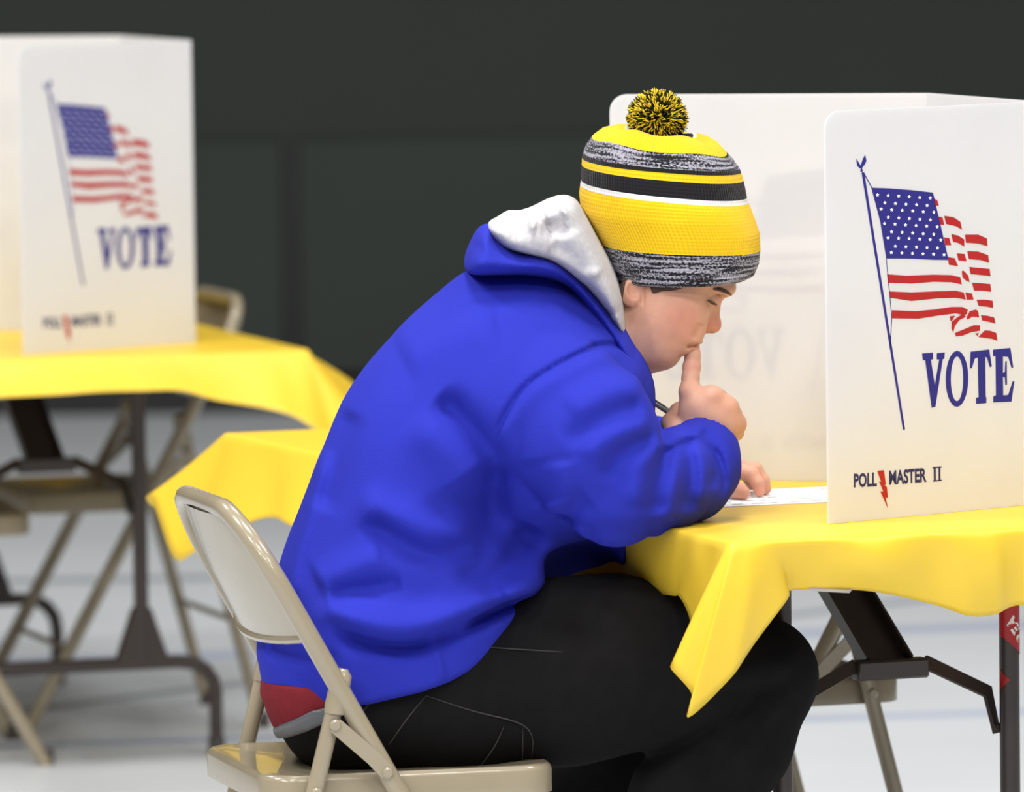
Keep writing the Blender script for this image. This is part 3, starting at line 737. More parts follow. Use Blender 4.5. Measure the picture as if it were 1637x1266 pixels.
# ---- body: head, neck, arms and hands (one mesh)
hf = Field((A(940, 620, 10.1)[0], 9.98, A(1000, 640, 10.1)[2]), (A(1210, 330, 10.1)[0], 10.26, A(1000, 318, 10.1)[2]), 0.0016)
DH = 10.125
face = xz([(1178,445),(1176.5,457),(1174,467),(1166,474),(1150,479),(1141,492),(1133,510),(1125,526),(1120,536),(1118,543),(1112,549),(1103,553),(1096,559),(1087,565),(1083,572),(1081,580),(1073,588),(1056,592.5),(1031,591),(1014,570),(997,535),(990,480),(999,420),(1030,360),(1100,340),(1170,375),(1184,420)], DH)
hf.pillow(face, 0.076, 0.058, y_head, 0.0, sub=4, blur=40)
nose = xz([(1153,468),(1153.5,476),(1152,490),(1151,505),(1153.5,516),(1152.5,525),(1147,531),(1138,533.5),(1127,530),(1116,520),(1122,500),(1132,480),(1140,468)], DH)
hf.pillow(nose, 0.0155, 0.013, y_head, 0.010, sub=4, blur=8)
for sg in (-1, 1):
    yy = lambda px: float(y_head(A(px, 500, DH)[0]))
    hf.ell(A(1132, 521, yy(1132) + sg * 0.0125), (0.0095, 0.006, 0.0078), 0.005)                 # nostril wings
    hf.ell(A(1075, 522, yy(1075) + sg * 0.044), (0.040, 0.026, 0.040), 0.03)                     # cheeks
    hf.ell(A(1045, 550, yy(1045) + sg * 0.040), (0.034, 0.022, 0.024), 0.02)
    hf.ell(A(1150, 462, yy(1150) + sg * 0.028), (0.020, 0.022, 0.008), 0.012)                    # brow
    hf.ell(A(1141, 479, yy(1141) + sg * 0.036), (0.015, 0.014, 0.0115), 0.006, op='s')           # eye socket
    hf.ell(A(1137, 478, yy(1137) + sg * 0.032), (0.0135, 0.0155, 0.0112), 0.004)                 # lidded eye
    hf.ell(A(1134, 531, yy(1134) + sg * 0.009), (0.0045, 0.0028, 0.003), 0.002, op='s')          # nostril
    # ear: rim and lobe under the hat's edge
    ec = A(1010, 468, yy(1004) + sg * 0.061)
    hf.ell(ec, (0.016, 0.008, 0.018), 0.005)
    hf.ell(ec + np.array([0.004, sg * 0.006, 0.004]), (0.010, 0.006, 0.012), 0.003, op='s')
    hf.ell(A(1027, 470, yy(1017) + sg * 0.068), (0.0035, 0.006, 0.015), 0.003, op='s')
# lips
hf.cone(A(1112, 545, 10.125 - 0.017), A(1115, 544, 10.125), 0.0052, 0.0062, 0.004); hf.cone(A(1115, 544, 10.125), A(1112, 545, 10.125 + 0.017), 0.0062, 0.0052, 0.004)
hf.cone(A(1101, 553, 10.125 - 0.016), A(1103.5, 553, 10.125), 0.0055, 0.0065, 0.004); hf.cone(A(1103.5, 553, 10.125), A(1101, 553, 10.125 + 0.016), 0.0065, 0.0055, 0.004)
hf.carve(-0.0060 * hf.line2d(xz([(1121, 547.5), (1113, 547.8), (1104, 548), (1093, 550.5)], DH), 0.0022), y_head, 0)
hf.carve(-0.0030 * hf.line2d(xz([(1130, 482), (1137, 483.5), (1147, 485)], DH), 0.0022), y_head, 0)      # lid line
hf.carve(-0.0022 * hf.line2d(xz([(1120, 512), (1113, 525), (1105, 538)], DH), 0.005), y_head, 0)         # fold beside the mouth
hf.carve(-0.0035 * hf.line2d(xz([(1100, 566), (1092, 569), (1080, 570)], DH), 0.006), y_head, 0)         # under the lip
hf.chain([(A(1020, 512, 10.12), 0.052), (A(950, 590, 10.10), 0.056)], 0.02)
Vh, Fh = hf.mesh(); Vh = smooth_mesh(Vh, Fh, 2)

hn = Field((A(1040, 800, 10.0)[0], 9.96, A(1000, 790, 10.0)[2]), (A(1205, 540, 10.1)[0], 10.16, A(1000, 538, 10.1)[2]), 0.0015)
# right hand: back of the hand to the camera, forefinger raised to the lips
MI, MM, MR, MP_ = A(1103, 626, 10.066), A(1137, 636, 10.056), A(1161, 653, 10.060), A(1174, 679, 10.072)
WR = A(1122, 728, 10.062)
hn.cone(WR, A(1095, 765, 10.02), 0.0285, 0.031, 0.012)
for k_, r_ in ((MI, 0.0150), (MM, 0.0150), (MR, 0.0145), (MP_, 0.0135)): hn.cone(WR, k_, 0.022, r_, 0.014)
hn.cone(A(1108, 660, 10.072), A(1160, 690, 10.076), 0.017, 0.017, 0.014)
hn.chain([(MI, 0.0128), (A(1104, 603, 10.072), 0.0112), (A(1106, 586, 10.080), 0.0114), (A(1107.5, 568, 10.082), 0.0099), (A(1109, 553, 10.088), 0.0080)], 0.004)
hn.ell(MI + np.array([0, -0.007, 0.002]), (0.011, 0.008, 0.010), 0.008)
for kk in (MM, MR, MP_): hn.ell(kk + np.array([0.002, -0.002, 0.003]), (0.0115, 0.0095, 0.0105), 0.012)
hn.chain([(MM, 0.0120), (A(1150, 636, 10.096), 0.0112), (A(1128, 660, 10.112), 0.0100), (A(1110, 668, 10.100), 0.0088)], 0.003)
hn.chain([(MR, 0.0118), (A(1173, 662, 10.098), 0.0108), (A(1148, 684, 10.114), 0.0098), (A(1126, 688, 10.102), 0.0086)], 0.003)
hn.chain([(MP_, 0.0108), (A(1177, 692, 10.106), 0.0098), (A(1156, 706, 10.116), 0.0088), (A(1136, 706, 10.106), 0.0078)], 0.003)
hn.chain([(A(1104, 712, 10.060), 0.019), (A(1083, 690, 10.068), 0.0155), (A(1074, 676, 10.084), 0.0125), (A(1085, 658, 10.100), 0.0108), (A(1094, 650, 10.106), 0.0090)], 0.008)
hn.ell(A(1138, 672, 10.062), (0.030, 0.014, 0.030), 0.016)
hn.cone(A(1118, 648, 10.056), A(1162, 676, 10.060), 0.013, 0.013, 0.016)
Vn, Fn = hn.mesh(); Vn = smooth_mesh(Vn, Fn, 2)

lf = Field((A(1080, 800, 10.3)[0], 10.24, TZ - 0.004), (A(1240, 700, 10.4)[0], 10.46, TZ + 0.085), 0.0015)
# left hand: flat on the ballot, fingers forward
def B(px, py, d): return A(px, py, d)
zt_ = TZ + 0.004
def T(px, d, z):                                  # a point at pixel column px, distance d and height z
    p = Pd(px, 780, d); return np.array([p.x, d, z])
WL = T(1122, 10.385, zt_ + 0.040)
KI, KM, KR, KP = T(1176, 10.352, zt_ + 0.034), T(1180, 10.374, zt_ + 0.035), T(1176, 10.396, zt_ + 0.031), T(1168, 10.414, zt_ + 0.026)
for k_ in (KI, KM, KR, KP): lf.cone(WL, k_, 0.022, 0.0130, 0.012)
lf.chain([(KI, 0.0115), (T(1201, 10.345, zt_ + 0.030), 0.0100), (T(1212, 10.340, zt_ + 0.017), 0.0090), (T(1214, 10.338, zt_ + 0.0075), 0.0080)], 0.003)
lf.chain([(KM, 0.0115), (T(1208, 10.372, zt_ + 0.033), 0.0102), (T(1220, 10.370, zt_ + 0.018), 0.0090), (T(1224, 10.369, zt_ + 0.0075), 0.0078)], 0.003)
lf.chain([(KR, 0.0112), (T(1203, 10.400, zt_ + 0.029), 0.0098), (T(1214, 10.402, zt_ + 0.016), 0.0086), (T(1217, 10.402, zt_ + 0.0075), 0.0076)], 0.003)
lf.chain([(KP, 0.0102), (T(1190, 10.426, zt_ + 0.024), 0.0090), (T(1199, 10.430, zt_ + 0.014), 0.0078), (T(1202, 10.431, zt_ + 0.007), 0.0070)], 0.003)
lf.chain([(T(1138, 10.360, zt_ + 0.026), 0.0165), (T(1160, 10.318, zt_ + 0.020), 0.0125), (T(1178, 10.304, zt_ + 0.012), 0.0105), (T(1189, 10.300, zt_ + 0.0082), 0.0088)], 0.008)
lf.cone(WL, T(1085, 10.40, zt_ + 0.050), 0.027, 0.029, 0.012)
Vl, Fl = lf.mesh(); Vl = smooth_mesh(Vl, Fl, 2)

# the rest of the body, under the clothes (coarser)
bf = Field((-0.40, 9.75, 0.10), (0.45, 10.50, 1.25), 0.010)
SHR, ELR = A(905, 655, 9.905), A(1000, 800, 9.905); SHL, ELL = A(840, 620, 10.28), T(990, 10.42, TZ + 0.055)
bf.chain([(A(975, 550, 10.11), 0.045), (A(890, 575, 10.09), 0.060)], 0.03)
bf.chain([(A(880, 600, 10.08), 0.10), (A(700, 790, 10.07), 0.10), (A(600, 1040, 10.03), 0.11)], 0.05)
bf.chain([(SHR, 0.055), (ELR, 0.045), (A(1095, 765, 10.02), 0.030)], 0.02); bf.chain([(SHL, 0.055), (ELL, 0.042), (T(1085, 10.40, zt_ + 0.050), 0.028)], 0.02)
KNR, KNL = A(1212, 1082, 10.03), A(1075, 1090, 10.25)
ANR, ANL = np.array([A(905, 1200, 10.0)[0], 10.0, 0.09]), np.array([A(800, 1200, 10.2)[0], 10.24, 0.09])
bf.chain([(A(600, 1120, 9.96), 0.09), (KNR, 0.055), (ANR, 0.04)], 0.03); bf.chain([(A(560, 1120, 10.13), 0.09), (KNL, 0.055), (ANL, 0.04)], 0.03)
Vb, Fb = bf.mesh()
def largest(V, F):
    lab = np.arange(len(V))
    while True:
        m = lab[F].min(1); new = lab.copy(); np.minimum.at(new, F.ravel(), np.repeat(m, F.shape[1])); new = new[new]
        if (new == lab).all(): break
        lab = new
    best = np.bincount(lab[F[:, 0]]).argmax(); F = F[lab[F[:, 0]] == best]
    u, inv = np.unique(F, return_inverse=True); return V[u], inv.reshape(F.shape)
(Vh, Fh), (Vn, Fn), (Vl, Fl), (Vb, Fb) = [largest(v_, f_) for v_, f_ in ((Vh, Fh), (Vn, Fn), (Vl, Fl), (Vb, Fb))]
allV = np.concatenate([Vh, Vn, Vl, Vb]); o1, o2, o3 = len(Vh), len(Vh) + len(Vn), len(Vh) + len(Vn) + len(Vl)
allF = np.concatenate([Fh, Fn + o1, Fl + o2, Fb + o3])
def bridge(Fa, fa, fb):                            # joins two shells inside the clothes: a face of each is opened and linked
    qa, qb = Fa[fa], Fa[fb][::-1]
    best = min(range(4), key=lambda r: sum(((allV[qa[i]] - allV[np.roll(qb, r)[i]])**2).sum() for i in range(4))); qb = np.roll(qb, best)
    new = np.array([[qa[(i+1) % 4], qa[i], qb[i], qb[(i+1) % 4]] for i in range(4)])
    return np.concatenate([np.delete(Fa, [fa, fb], 0), new])
for lo, hi, pt in ((0, o1, A(955, 605, 10.10)), (o1, o2, A(1090, 770, 10.015)), (o2, o3, T(1085, 10.40, zt_ + 0.05))):
    cen = allV[allF].mean(1); own = allF[:, 0]
    ia = np.where((own >= lo) & (own < hi))[0]; ib = np.where(own >= o3)[0]
    fa = ia[((cen[ia] - pt)**2).sum(1).argmin()]; fb = ib[((cen[ib] - cen[fa])**2).sum(1).argmin()]
    allF = bridge(allF, fa, fb)
base = np.array(srgb(207, 159, 135)[:3]); pink = np.array(srgb(200, 112, 94)[:3]); dark = np.array(srgb(150, 104, 84)[:3])
col = np.tile(base, (len(allV), 1))
def blush(c, r, tgt, amt, sel):
    d2 = ((allV - c)**2).sum(1); wgt = np.exp(-d2 / r**2) * amt; wgt[~sel] = 0
    col[:] = col * (1 - wgt[:, None]) + tgt * wgt[:, None]
selh = np.zeros(len(allV), bool); selh[:o1] = True; seln = np.zeros(len(allV), bool); seln[o1:o3] = True
for sg in (-1, 1):
    blush(A(1085, 512, 10.125 + sg * 0.065), 0.030, pink, 0.55, selh); blush(A(1128, 518, 10.125 + sg * 0.015), 0.013, pink, 0.6, selh)
    blush(A(1010, 470, 10.12 + sg * 0.08), 0.020, pink, 0.35, selh)
blush(A(1150, 522, 10.125), 0.016, pink, 0.6, selh); blush(A(1112, 547, 10.125), 0.012, np.array(srgb(176, 98, 88)[:3]), 0.75, selh); blush(A(1102, 555, 10.125), 0.009, np.array(srgb(188, 108, 96)[:3]), 0.6, selh)
for p_ in (MI, MM, MR, MP_, KI, KM): blush(p_ + np.array([0, -.01, .005]), 0.014, pink, 0.22, seln)
blush(A(1109, 554, 10.09), 0.016, pink, 0.35, seln); blush(A(1106, 586, 10.07), 0.010, pink, 0.35, seln)
for p_ in ((1214, 10.338), (1224, 10.369), (1189, 10.30)): blush(T(p_[0], p_[1], zt_ + 0.007), 0.015, pink, 0.5, seln)
for m_ in ((1029, 525), (1081, 503), (1041, 494), (1125, 459)): blush(A(m_[0], m_[1], 10.05), 0.0020, dark, 0.0, selh)
person = np_mesh('person', allV, allF, M_skin, None, PB, OFF, col)
tag(person, 'seated person in a blue hooded sweatshirt and striped knit hat, finger raised to lips', 'person')
def ray_hit(obj_name_V, px, py, dmin=9.5):        # nearest surface point of a vertex cloud along a pixel's ray
    r = np.array(ray(px, py)); r /= np.linalg.norm(r); q = obj_name_V - np.array(CAMP); t = q @ r
    dist = np.linalg.norm(q - t[:, None] * r, axis=1); m = dist < 0.0045
    if not m.any(): return None
    return np.array(CAMP) + r * t[m].min()
def stroke(V, pts, rad, name, m, parent, lift=0.0008, sub=6, n=6):
    P = catmull([np.array(p, float) for p in pts], sub, False); q = []
    for p in P:
        h = ray_hit(V, p[0], p[1])
        if h is not None: q.append(h + np.array([0, -lift, 0]))
    if len(q) < 3: return None
    q = np.array(q)
    for _ in range(3): q[1:-1] = (q[:-2] + 2 * q[1:-1] + q[2:]) / 4
    rr = [rad * (0.35 + 0.65 * min(1, 3.0 * min(i, len(q) - 1 - i) / len(q))) for i in range(len(q))]
    return MB().tube([tuple(v) for v in q], rr, n).build(name, m, parent, off=OFF)
eb = stroke(Vh, [(1140, 462), (1150, 462.5), (1160, 466), (1169, 471.5)], 0.0026, 'eyebrow', M_hair, person, 0.0004)
stroke(Vh, [(1131, 480), (1138, 484), (1146, 487)], 0.0018, 'eyelashes', M_hair, person, 0.0006)
def hair_patch(poly):
    f_ = Field.__new__(Field); f_.__dict__ = dict(hf.__dict__)
    f_.D = np.maximum(hf.D - 0.0022, hf.poly2d(xz(poly, 10.06), 3)[:, None, :]).astype(np.float32)
    v, f = f_.mesh(); np_mesh('hair', smooth_mesh(v, f, 1), f, M_hair, person, None, OFF)
hair_patch([(1034, 430), (1100, 430), (1094, 456), (1080, 463), (1058, 464.5), (1044, 468), (1040, 460)])
hair_patch([(970, 430), (1000, 430), (996, 470), (992, 498), (985, 520), (970, 520)])

# ---- sweatshirt
sf = Field((A(395, 900, 10.0)[0], 9.74, A(700, 1112, 10.0)[2]), (A(1195, 900, 10.2)[0] , 10.52, A(700, 340, 10.0)[2]), 0.0034)
torso = xz([(420,1062),(414,1020),(424,975),(442,915),(462,852),(488,787),(518,708),(546,640),(585,580),(638,522),(690,474),(745,432),(800,424),(880,432),(955,490),(1005,550),(1030,600),(1034,670),(1035,760),(1015,840),(1000,910),(970,950),(930,970),(880,1020),(860,1150),(760,1230),(600,1240),(470,1210),(436,1140)], DB)
sf.pillow(torso, 0.205, 0.165, y_body, 0.0, sub=4, blur=160)
sf.ell(A(840, 640, float(y_body(0.02))), (0.16, 0.235, 0.13), 0.05)                                # shoulder girdle
Fn_ = xz
# fold fields on the torso (x-z plane, near side)
def fold(pts, amp, wd): sf.carve(amp * sf.line2d(xz(pts, DB), wd), y_body, -1, 0.05)
fold([(520,955),(570,985),(640,1001),(700,990),(760,966),(820,945),(860,932)], -0.0256, 0.013)
fold([(510,930),(560,950),(640,968),(720,958),(800,930),(850,915),(890,900)], 0.0240, 0.024)
fold([(740,978),(800,948),(860,930),(930,905)], -0.0160, 0.008)
fold([(585,800),(630,830),(690,856),(760,850)], -0.0144, 0.016)
fold([(570,770),(640,800),(700,822),(770,815)], 0.0112, 0.022)
fold([(700,610),(745,655),(785,705),(800,760)], -0.0224, 0.020)
fold([(660,640),(720,700),(750,770),(740,850)], 0.0128, 0.03)
fold([(800,720),(790,790),(770,860),(745,920)], -0.0160, 0.022)
fold([(850,820),(820,870),(770,930)], -0.0160, 0.018)
fold([(900,850),(850,900),(800,930)], 0.0112, 0.018)
fold([(530,700),(505,790),(480,880),(470,940)], 0.0064, 0.010)
fold([(570,640),(545,720),(520,800)], -0.0064, 0.016)
fold([(690,985),(700,1010),(712,1062)], 0.0048, 0.006)
fold([(430,1005),(480,1015),(560,1022)], -0.0064, 0.012)
fold([(640,560),(720,520),(800,500)], 0.0064, 0.03)
fold([(620,860),(560,880),(510,905)], 0.0096, 0.02)
fold([(650,900),(590,915),(530,925)], -0.0096, 0.014)
for sgn, wd in ((-0.006, 0.006), (0.003, 0.012)):
    pass
hemc = sf.poly2d(xz([(300,1089),(430,1091),(470,1096),(520,1097),(560,1096),(600,1091),(680,1074),(720,1061),(752,1046),(790,1024),(824,998),(858,962),(890,938),(930,922),(985,908),(1300,900),(1300,200),(300,200)], DB), 1)[:, None, :]
k_ = 0.012; a_ = sf.D; t_ = np.clip(0.5 - 0.5 * (hemc - a_) / k_, 0, 1); sf.D = (hemc * (1 - t_) + a_ * t_ + k_ * t_ * (1 - t_)).astype(np.float32)
sf.carve(-0.055 * sf.line2d(xz([(740,730),(785,800),(850,850),(920,880),(1000,890)], DB), 0.045), y_body, -1, 0.06)
# near arm
sf.chain([(A(885, 650, 9.925), 0.096), (A(935, 705, 9.900), 0.098), (A(985, 782, 9.895), 0.074)], 0.007)
sf.chain([(A(985, 784, 9.90), 0.070), (A(1050, 772, 9.955), 0.067), (A(1098, 757, 10.005), 0.0625), (A(1116, 742, 10.025), 0.056), (A(1124, 726, 10.045), 0.046), (A(1127, 718, 10.052), 0.043)], 0.010)
# far arm
sf.chain([(A(830, 620, 10.26), 0.095), (A(890, 745, 10.36), 0.072), (T(985, 10.42, TZ + 0.062), 0.058), (T(1060, 10.41, TZ + 0.054), 0.048), (T(1112, 10.392, TZ + 0.048), 0.040)], 0.02)
sf.cone(T(1104, 10.394, TZ + 0.049), T(1125, 10.386, TZ + 0.047), 0.034, 0.034, 0.002, 's')
def afold(pts, amp, wd, dd=9.95): sf.carve(amp * sf.line2d(xz(pts, dd), wd), lambda x: 10.02 + 0 * np.asarray(x), -1, 0.05)
afold([(787,705),(800,668),(838,612),(890,577),(950,554),(1005,560),(1022,580)], -0.0085, 0.0048)
afold([(800,712),(812,678),(848,622),(898,590),(955,566),(1003,572)], 0.0043, 0.0135)
afold([(1030,640),(990,650),(945,668),(900,700)], -0.0100, 0.0180)
afold([(1035,612),(990,610),(950,622),(905,650)], 0.0087, 0.0210)
afold([(1040,668),(1000,672),(960,690),(930,722)], 0.0087, 0.0150)
afold([(1050,692),(1015,700),(985,722),(965,760)], -0.0100, 0.0150)
afold([(1062,700),(1035,722),(1015,755),(1010,800)], 0.0087, 0.0165)
afold([(1066,706),(1056,735),(1046,775),(1046,815)], -0.0107, 0.0135)
afold([(1078,712),(1080,745),(1076,790),(1070,830)], 0.0072, 0.0135)
afold([(1092,708),(1102,735),(1102,775),(1094,815)], -0.0093, 0.0120)
afold([(1108,704),(1122,730),(1124,765),(1112,805)], 0.0072, 0.0120)
afold([(1120,690),(1140,712),(1146,745),(1138,785)], -0.0087, 0.0105)
afold([(890,720),(895,770),(885,820)], 0.0087, 0.0210)
afold([(900,830),(915,800),(940,780)], -0.0072, 0.0180)
afold([(930,850),(960,835),(1010,838),(1060,830)], -0.0058, 0.0150)
afold([(850,720),(865,765),(880,800)], -0.0072, 0.0240)
# the opening of the near cuff
sf.cone(A(1124, 724, 10.048), A(1140, 690, 10.07), 0.036, 0.039, 0.003, 's')
sf.carve(-0.007 * sf.line2d(xz([(1050, 722), (1080, 704), (1112, 700), (1144, 722), (1156, 760), (1150, 790)], 10.03), 0.0055), lambda x: 10.06 + 0 * np.asarray(x), -1, 0.03)
# hollow for the neck
sf.cone(A(1010, 530, 10.12), A(960, 590, 10.11), 0.066, 0.066, 0.004, 's')
Vs, Fs = sf.mesh(); Vs = smooth_mesh(Vs, Fs, 2)
sweat = np_mesh('sweatshirt', Vs, Fs, M_blue, person, None, OFF)
sweat['label'] = 'royal blue hooded sweatshirt'

# hood: blue outside, grey lining
hd = Field((A(725, 500, 10.0)[0], 9.88, A(900, 670, 10.0)[2]), (A(1070, 500, 10.2)[0], 10.34, A(900, 295, 10.2)[2]), 0.0034)
hood = xz([(744,428),(743,408),(752,384),(766,362),(784,358),(800,374),(830,386),(870,393),(905,412),(946,450),(980,490),(1008,534),(1036,588),(1044,640),(1022,636),(985,570),(940,500),(900,455),(850,442),(800,440),(762,438)], DB)
hd.pillow(hood, 0.150, 0.030, y_body, 0.0, sub=4, blur=6)
def hfold(F_, pts, amp, wd, sc=0.2): amp *= sc; F_.carve(amp * F_.line2d(xz(pts, DB), wd), y_body, -1, 0.04)
hfold(hd, [(752,400),(775,410),(820,410),(870,412),(915,432)], 0.006, 0.014)
hfold(hd, [(760,375),(772,395),(800,402),(850,402)], -0.005, 0.008)
hfold(hd, [(745,436),(790,441),(850,434),(905,440),(950,480),(1000,550)], -0.008, 0.010)
Vq, Fq = hd.mesh(); Vq = smooth_mesh(Vq, Fq, 2)
np_mesh('hood', Vq, Fq, M_blue, sweat, None, (0, 0, 0), None).data.transform(Matrix.Translation(-PB))
hl = Field((A(765, 500, 10.0)[0], 9.92, A(900, 570, 10.0)[2]), (A(1015, 500, 10.2)[0], 10.30, A(900, 300, 10.2)[2]), 0.0030)
lin = xz([(779,360),(796,346),(812,337),(830,337),(850,331),(878,318),(902,313),(922,321),(937,345),(956,380),(980,426),(995,472),(1001,528),(988,530),(955,485),(918,445),(880,420),(840,408),(800,392)], DB)
hl.pillow(lin, 0.140, 0.020, y_body, 0.0, sub=4, blur=8)
for pts, amp, wd in (([(800,352),(818,345),(832,352),(850,352)], -0.010, 0.008), ([(815,340),(835,344),(860,350)], 0.008, 0.008), ([(868,352),(880,345),(900,330)], -0.009, 0.007), ([(862,362),(890,358),(905,350)], -0.006, 0.006), ([(870,340),(885,332),(905,322)], 0.006, 0.008),
                     ([(905,360),(925,400),(950,440)], 0.006, 0.014), ([(880,380),(910,400),(935,430)], -0.006, 0.009), ([(820,370),(850,374),(880,372)], 0.005, 0.010), ([(945,420),(965,455),(982,495)], 0.004, 0.009), ([(925,425),(955,465),(980,505)], -0.005, 0.008)):
    hfold(hl, pts, amp, wd * 1.5, 0.26)
Vg, Fg = hl.mesh(); Vg = smooth_mesh(Vg, Fg, 2)
g_ = np_mesh('hood_lining', Vg, Fg, M_grey, sweat, None, OFF); g_['label'] = 'heather grey hood lining'

# ---- jeans, belt, undershirt
jf = Field((A(400, 1100, 10.0)[0], 9.77, 0.0), (A(1320, 1100, 10.1)[0], 10.46, A(700, 900, 10.0)[2]), 0.0055)
pel = xz([(425,1080),(430,1108),(440,1135),(456,1165),(478,1195),(515,1222),(560,1236),(700,1238),(800,1236),(860,1200),(900,1050),(880,950),(800,930),(600,960),(450,1010)], DB)
pelF = jf.pillow_field(pel, 0.185, 0.12, y_body, 4, 60)
jf.D[:] = pelF
jf.chain([(A(600, 1128, 9.965), 0.085), (A(720, 1115, 9.97), 0.098), (A(900, 1074, 9.985), 0.120), (A(985, 1062, 9.995), 0.114), (A(1075, 1070, 10.012), 0.097), (A(1213, 1080, 10.035), 0.0745)], 0.02)
jf.chain([(A(560, 1125, 10.14), 0.098), (A(880, 1072, 10.20), 0.122), (A(980, 1068, 10.23), 0.110), (KNL, 0.080)], 0.02)
jf.chain([(KNR + np.array([0, 0, 0]), 0.0745), (A(1165, 1180, 10.03), 0.082), (A(1112, 1266, 10.02), 0.080), (ANR, 0.056)], 0.02)
jf.chain([(KNL, 0.074), (A(985, 1215, 10.25), 0.084), (ANL, 0.056)], 0.02)
def jfold(pts, amp, wd): jf.carve(amp * jf.line2d(xz(pts, 9.95), wd), lambda x: 10.05 + 0 * np.asarray(x), -1, 0.04)
for pts, amp, wd in (([(1010,1242),(1075,1205),(1140,1165),(1230,1100)], -0.010, 0.010), ([(1130,1120),(1200,1105),(1270,1095)], -0.005, 0.010), ([(1150,1085),(1220,1065),(1280,1060)], 0.004, 0.012),
                     ([(880,960),(930,990),(960,1040)], -0.006, 0.012), ([(940,940),(990,985),(1010,1040)], 0.005, 0.015), ([(840,990),(900,1040),(930,1100)], 0.004, 0.016), ([(1150,1240),(1200,1180),(1250,1120)], 0.004, 0.008)):
    jfold(pts, amp, wd)
Vj, Fj = jf.mesh(); Vj = smooth_mesh(Vj, Fj, 2)
jeans = np_mesh('jeans', Vj, Fj, M_jean, person, None, OFF); jeans['label'] = 'black denim jeans'
def band(poly, grow, name, m, lab):
    b = Field((A(405, 1100, 10.0)[0], 9.80, A(600, 1180, 10.0)[2]), (A(760, 1100, 10.1)[0], 10.30, A(700, 1010, 10.0)[2]), 0.0035)
    F1 = b.pillow_field(pel, 0.185, 0.12, y_body, 4, 60) - grow
    P = b.poly2d(xz(poly, DB), 1)[:, None, :]
    b.D[:] = np.maximum(F1, P); v, f = b.mesh(); v = smooth_mesh(v, f, 1)
    o = np_mesh(name, v, f, m, person, None, OFF); o['label'] = lab
    return v
band([(410,1070),(560,1060),(620,1075),(560,1092),(520,1100),(495,1112),(470,1130),(452,1146),(430,1150),(405,1120)], 0.004, 'undershirt', M_maroon, 'maroon undershirt showing below the hem')
vbelt = band([(440,1146),(455,1132),(478,1118),(505,1102),(540,1092),(560,1082),(560,1106),(550,1110),(535,1116),(502,1134),(466,1152),(446,1162)], 0.0075, 'belt', M_belt, 'grey leather belt')
for pts in ([(681,1112),(760,1138),(848,1164),(846,1230)], [(681,1112),(650,1150),(622,1190)], [(806,1160),(790,1195),(765,1228)], [(836,1164),(835,1228)], [(470,1166),(500,1152),(535,1128),(560,1116)], [(608,1100),(590,1125),(560,1160)], [(775,1034),(830,1038),(900,1042)]):
    stroke(Vj, pts, 0.0010, 'seam_stitching', M_stitch, jeans, 0.0004)
# shoes on the floor
for an in (ANR, ANL):
    s_ = Field(an + np.array([-0.12, -0.12, -0.095]), an + np.array([0.24, 0.16, 0.06]), 0.006)
    fx = np.array([math.cos(0.26), math.sin(0.26), 0])
    s_.cone(an + np.array([0, 0, -0.045]), an + fx * 0.15 + np.array([0, 0, -0.055]), 0.042, 0.036, 0.02); s_.cone(an + np.array([0, 0, -0.04]), an + np.array([0, 0, 0.03]), 0.044, 0.048, 0.02)
    s_.cone(an - fx * 0.03 + np.array([0, 0, -0.05]), an + np.array([0, 0, -0.05]), 0.036, 0.04, 0.02)
    s_.D = np.maximum(s_.D, -(s_.z - 0.003)[None, None, :]).astype(np.float32)
    v, f = s_.mesh(); np_mesh('shoe', v, f, M_shoe, person, None, OFF)

# ---- knit hat with pompom
bands = [((990,447),(1194,440),1.22,'h'), ((980,443),(1204,435),1.17,'h'), ((970,420),(1211,418),1.08,'h'), ((958,388),(1213.5,396),1.03,'y'), ((944,362),(1213,370),1,'y'), ((930,335),(1205,346),1,'y'), ((927,312),(1199,331),1,'y'), ((928,297.5),(1194,321.5),1,'w'), ((929,289.5),(1191.5,313),1,'k'),
         ((929,277),(1189,299),1,'k'), ((930,264.5),(1186,285.5),1,'y'), ((931,253.5),(1182.5,272.5),1,'k'), ((932.5,246.5),(1180,265.5),1,'h'), ((938,233),(1172,255),1,'h'), ((948,219.5),(1161,243),1,'y'), ((962,209),(1148,229),0.97,'y'), ((983,203.5),(1130,219),0.96,'y'), ((1000,203.5),(1114,216),0.95,'w'), ((1006,206),(1108,216.5),0.93,'k'), ((1030,211),(1080,216),0.9,'k')]
V = []; F = []; mi = []; NS = 72; code = {'h': 0, 'y': 1, 'w': 2, 'k': 3}
dense = []
for i in range(len(bands) - 1):
    n_ = 4 if i < 7 else 2
    for k in range(n_):
        t = k / n_; dense.append([np.array(bands[i][0])*(1-t)+np.array(bands[i+1][0])*t, np.array(bands[i][1])*(1-t)+np.array(bands[i+1][1])*t, bands[i][2]*(1-t)+bands[i+1][2]*t, bands[i][3]])
dense.append([np.array(bands[-1][0]), np.array(bands[-1][1]), bands[-1][2], 'k'])
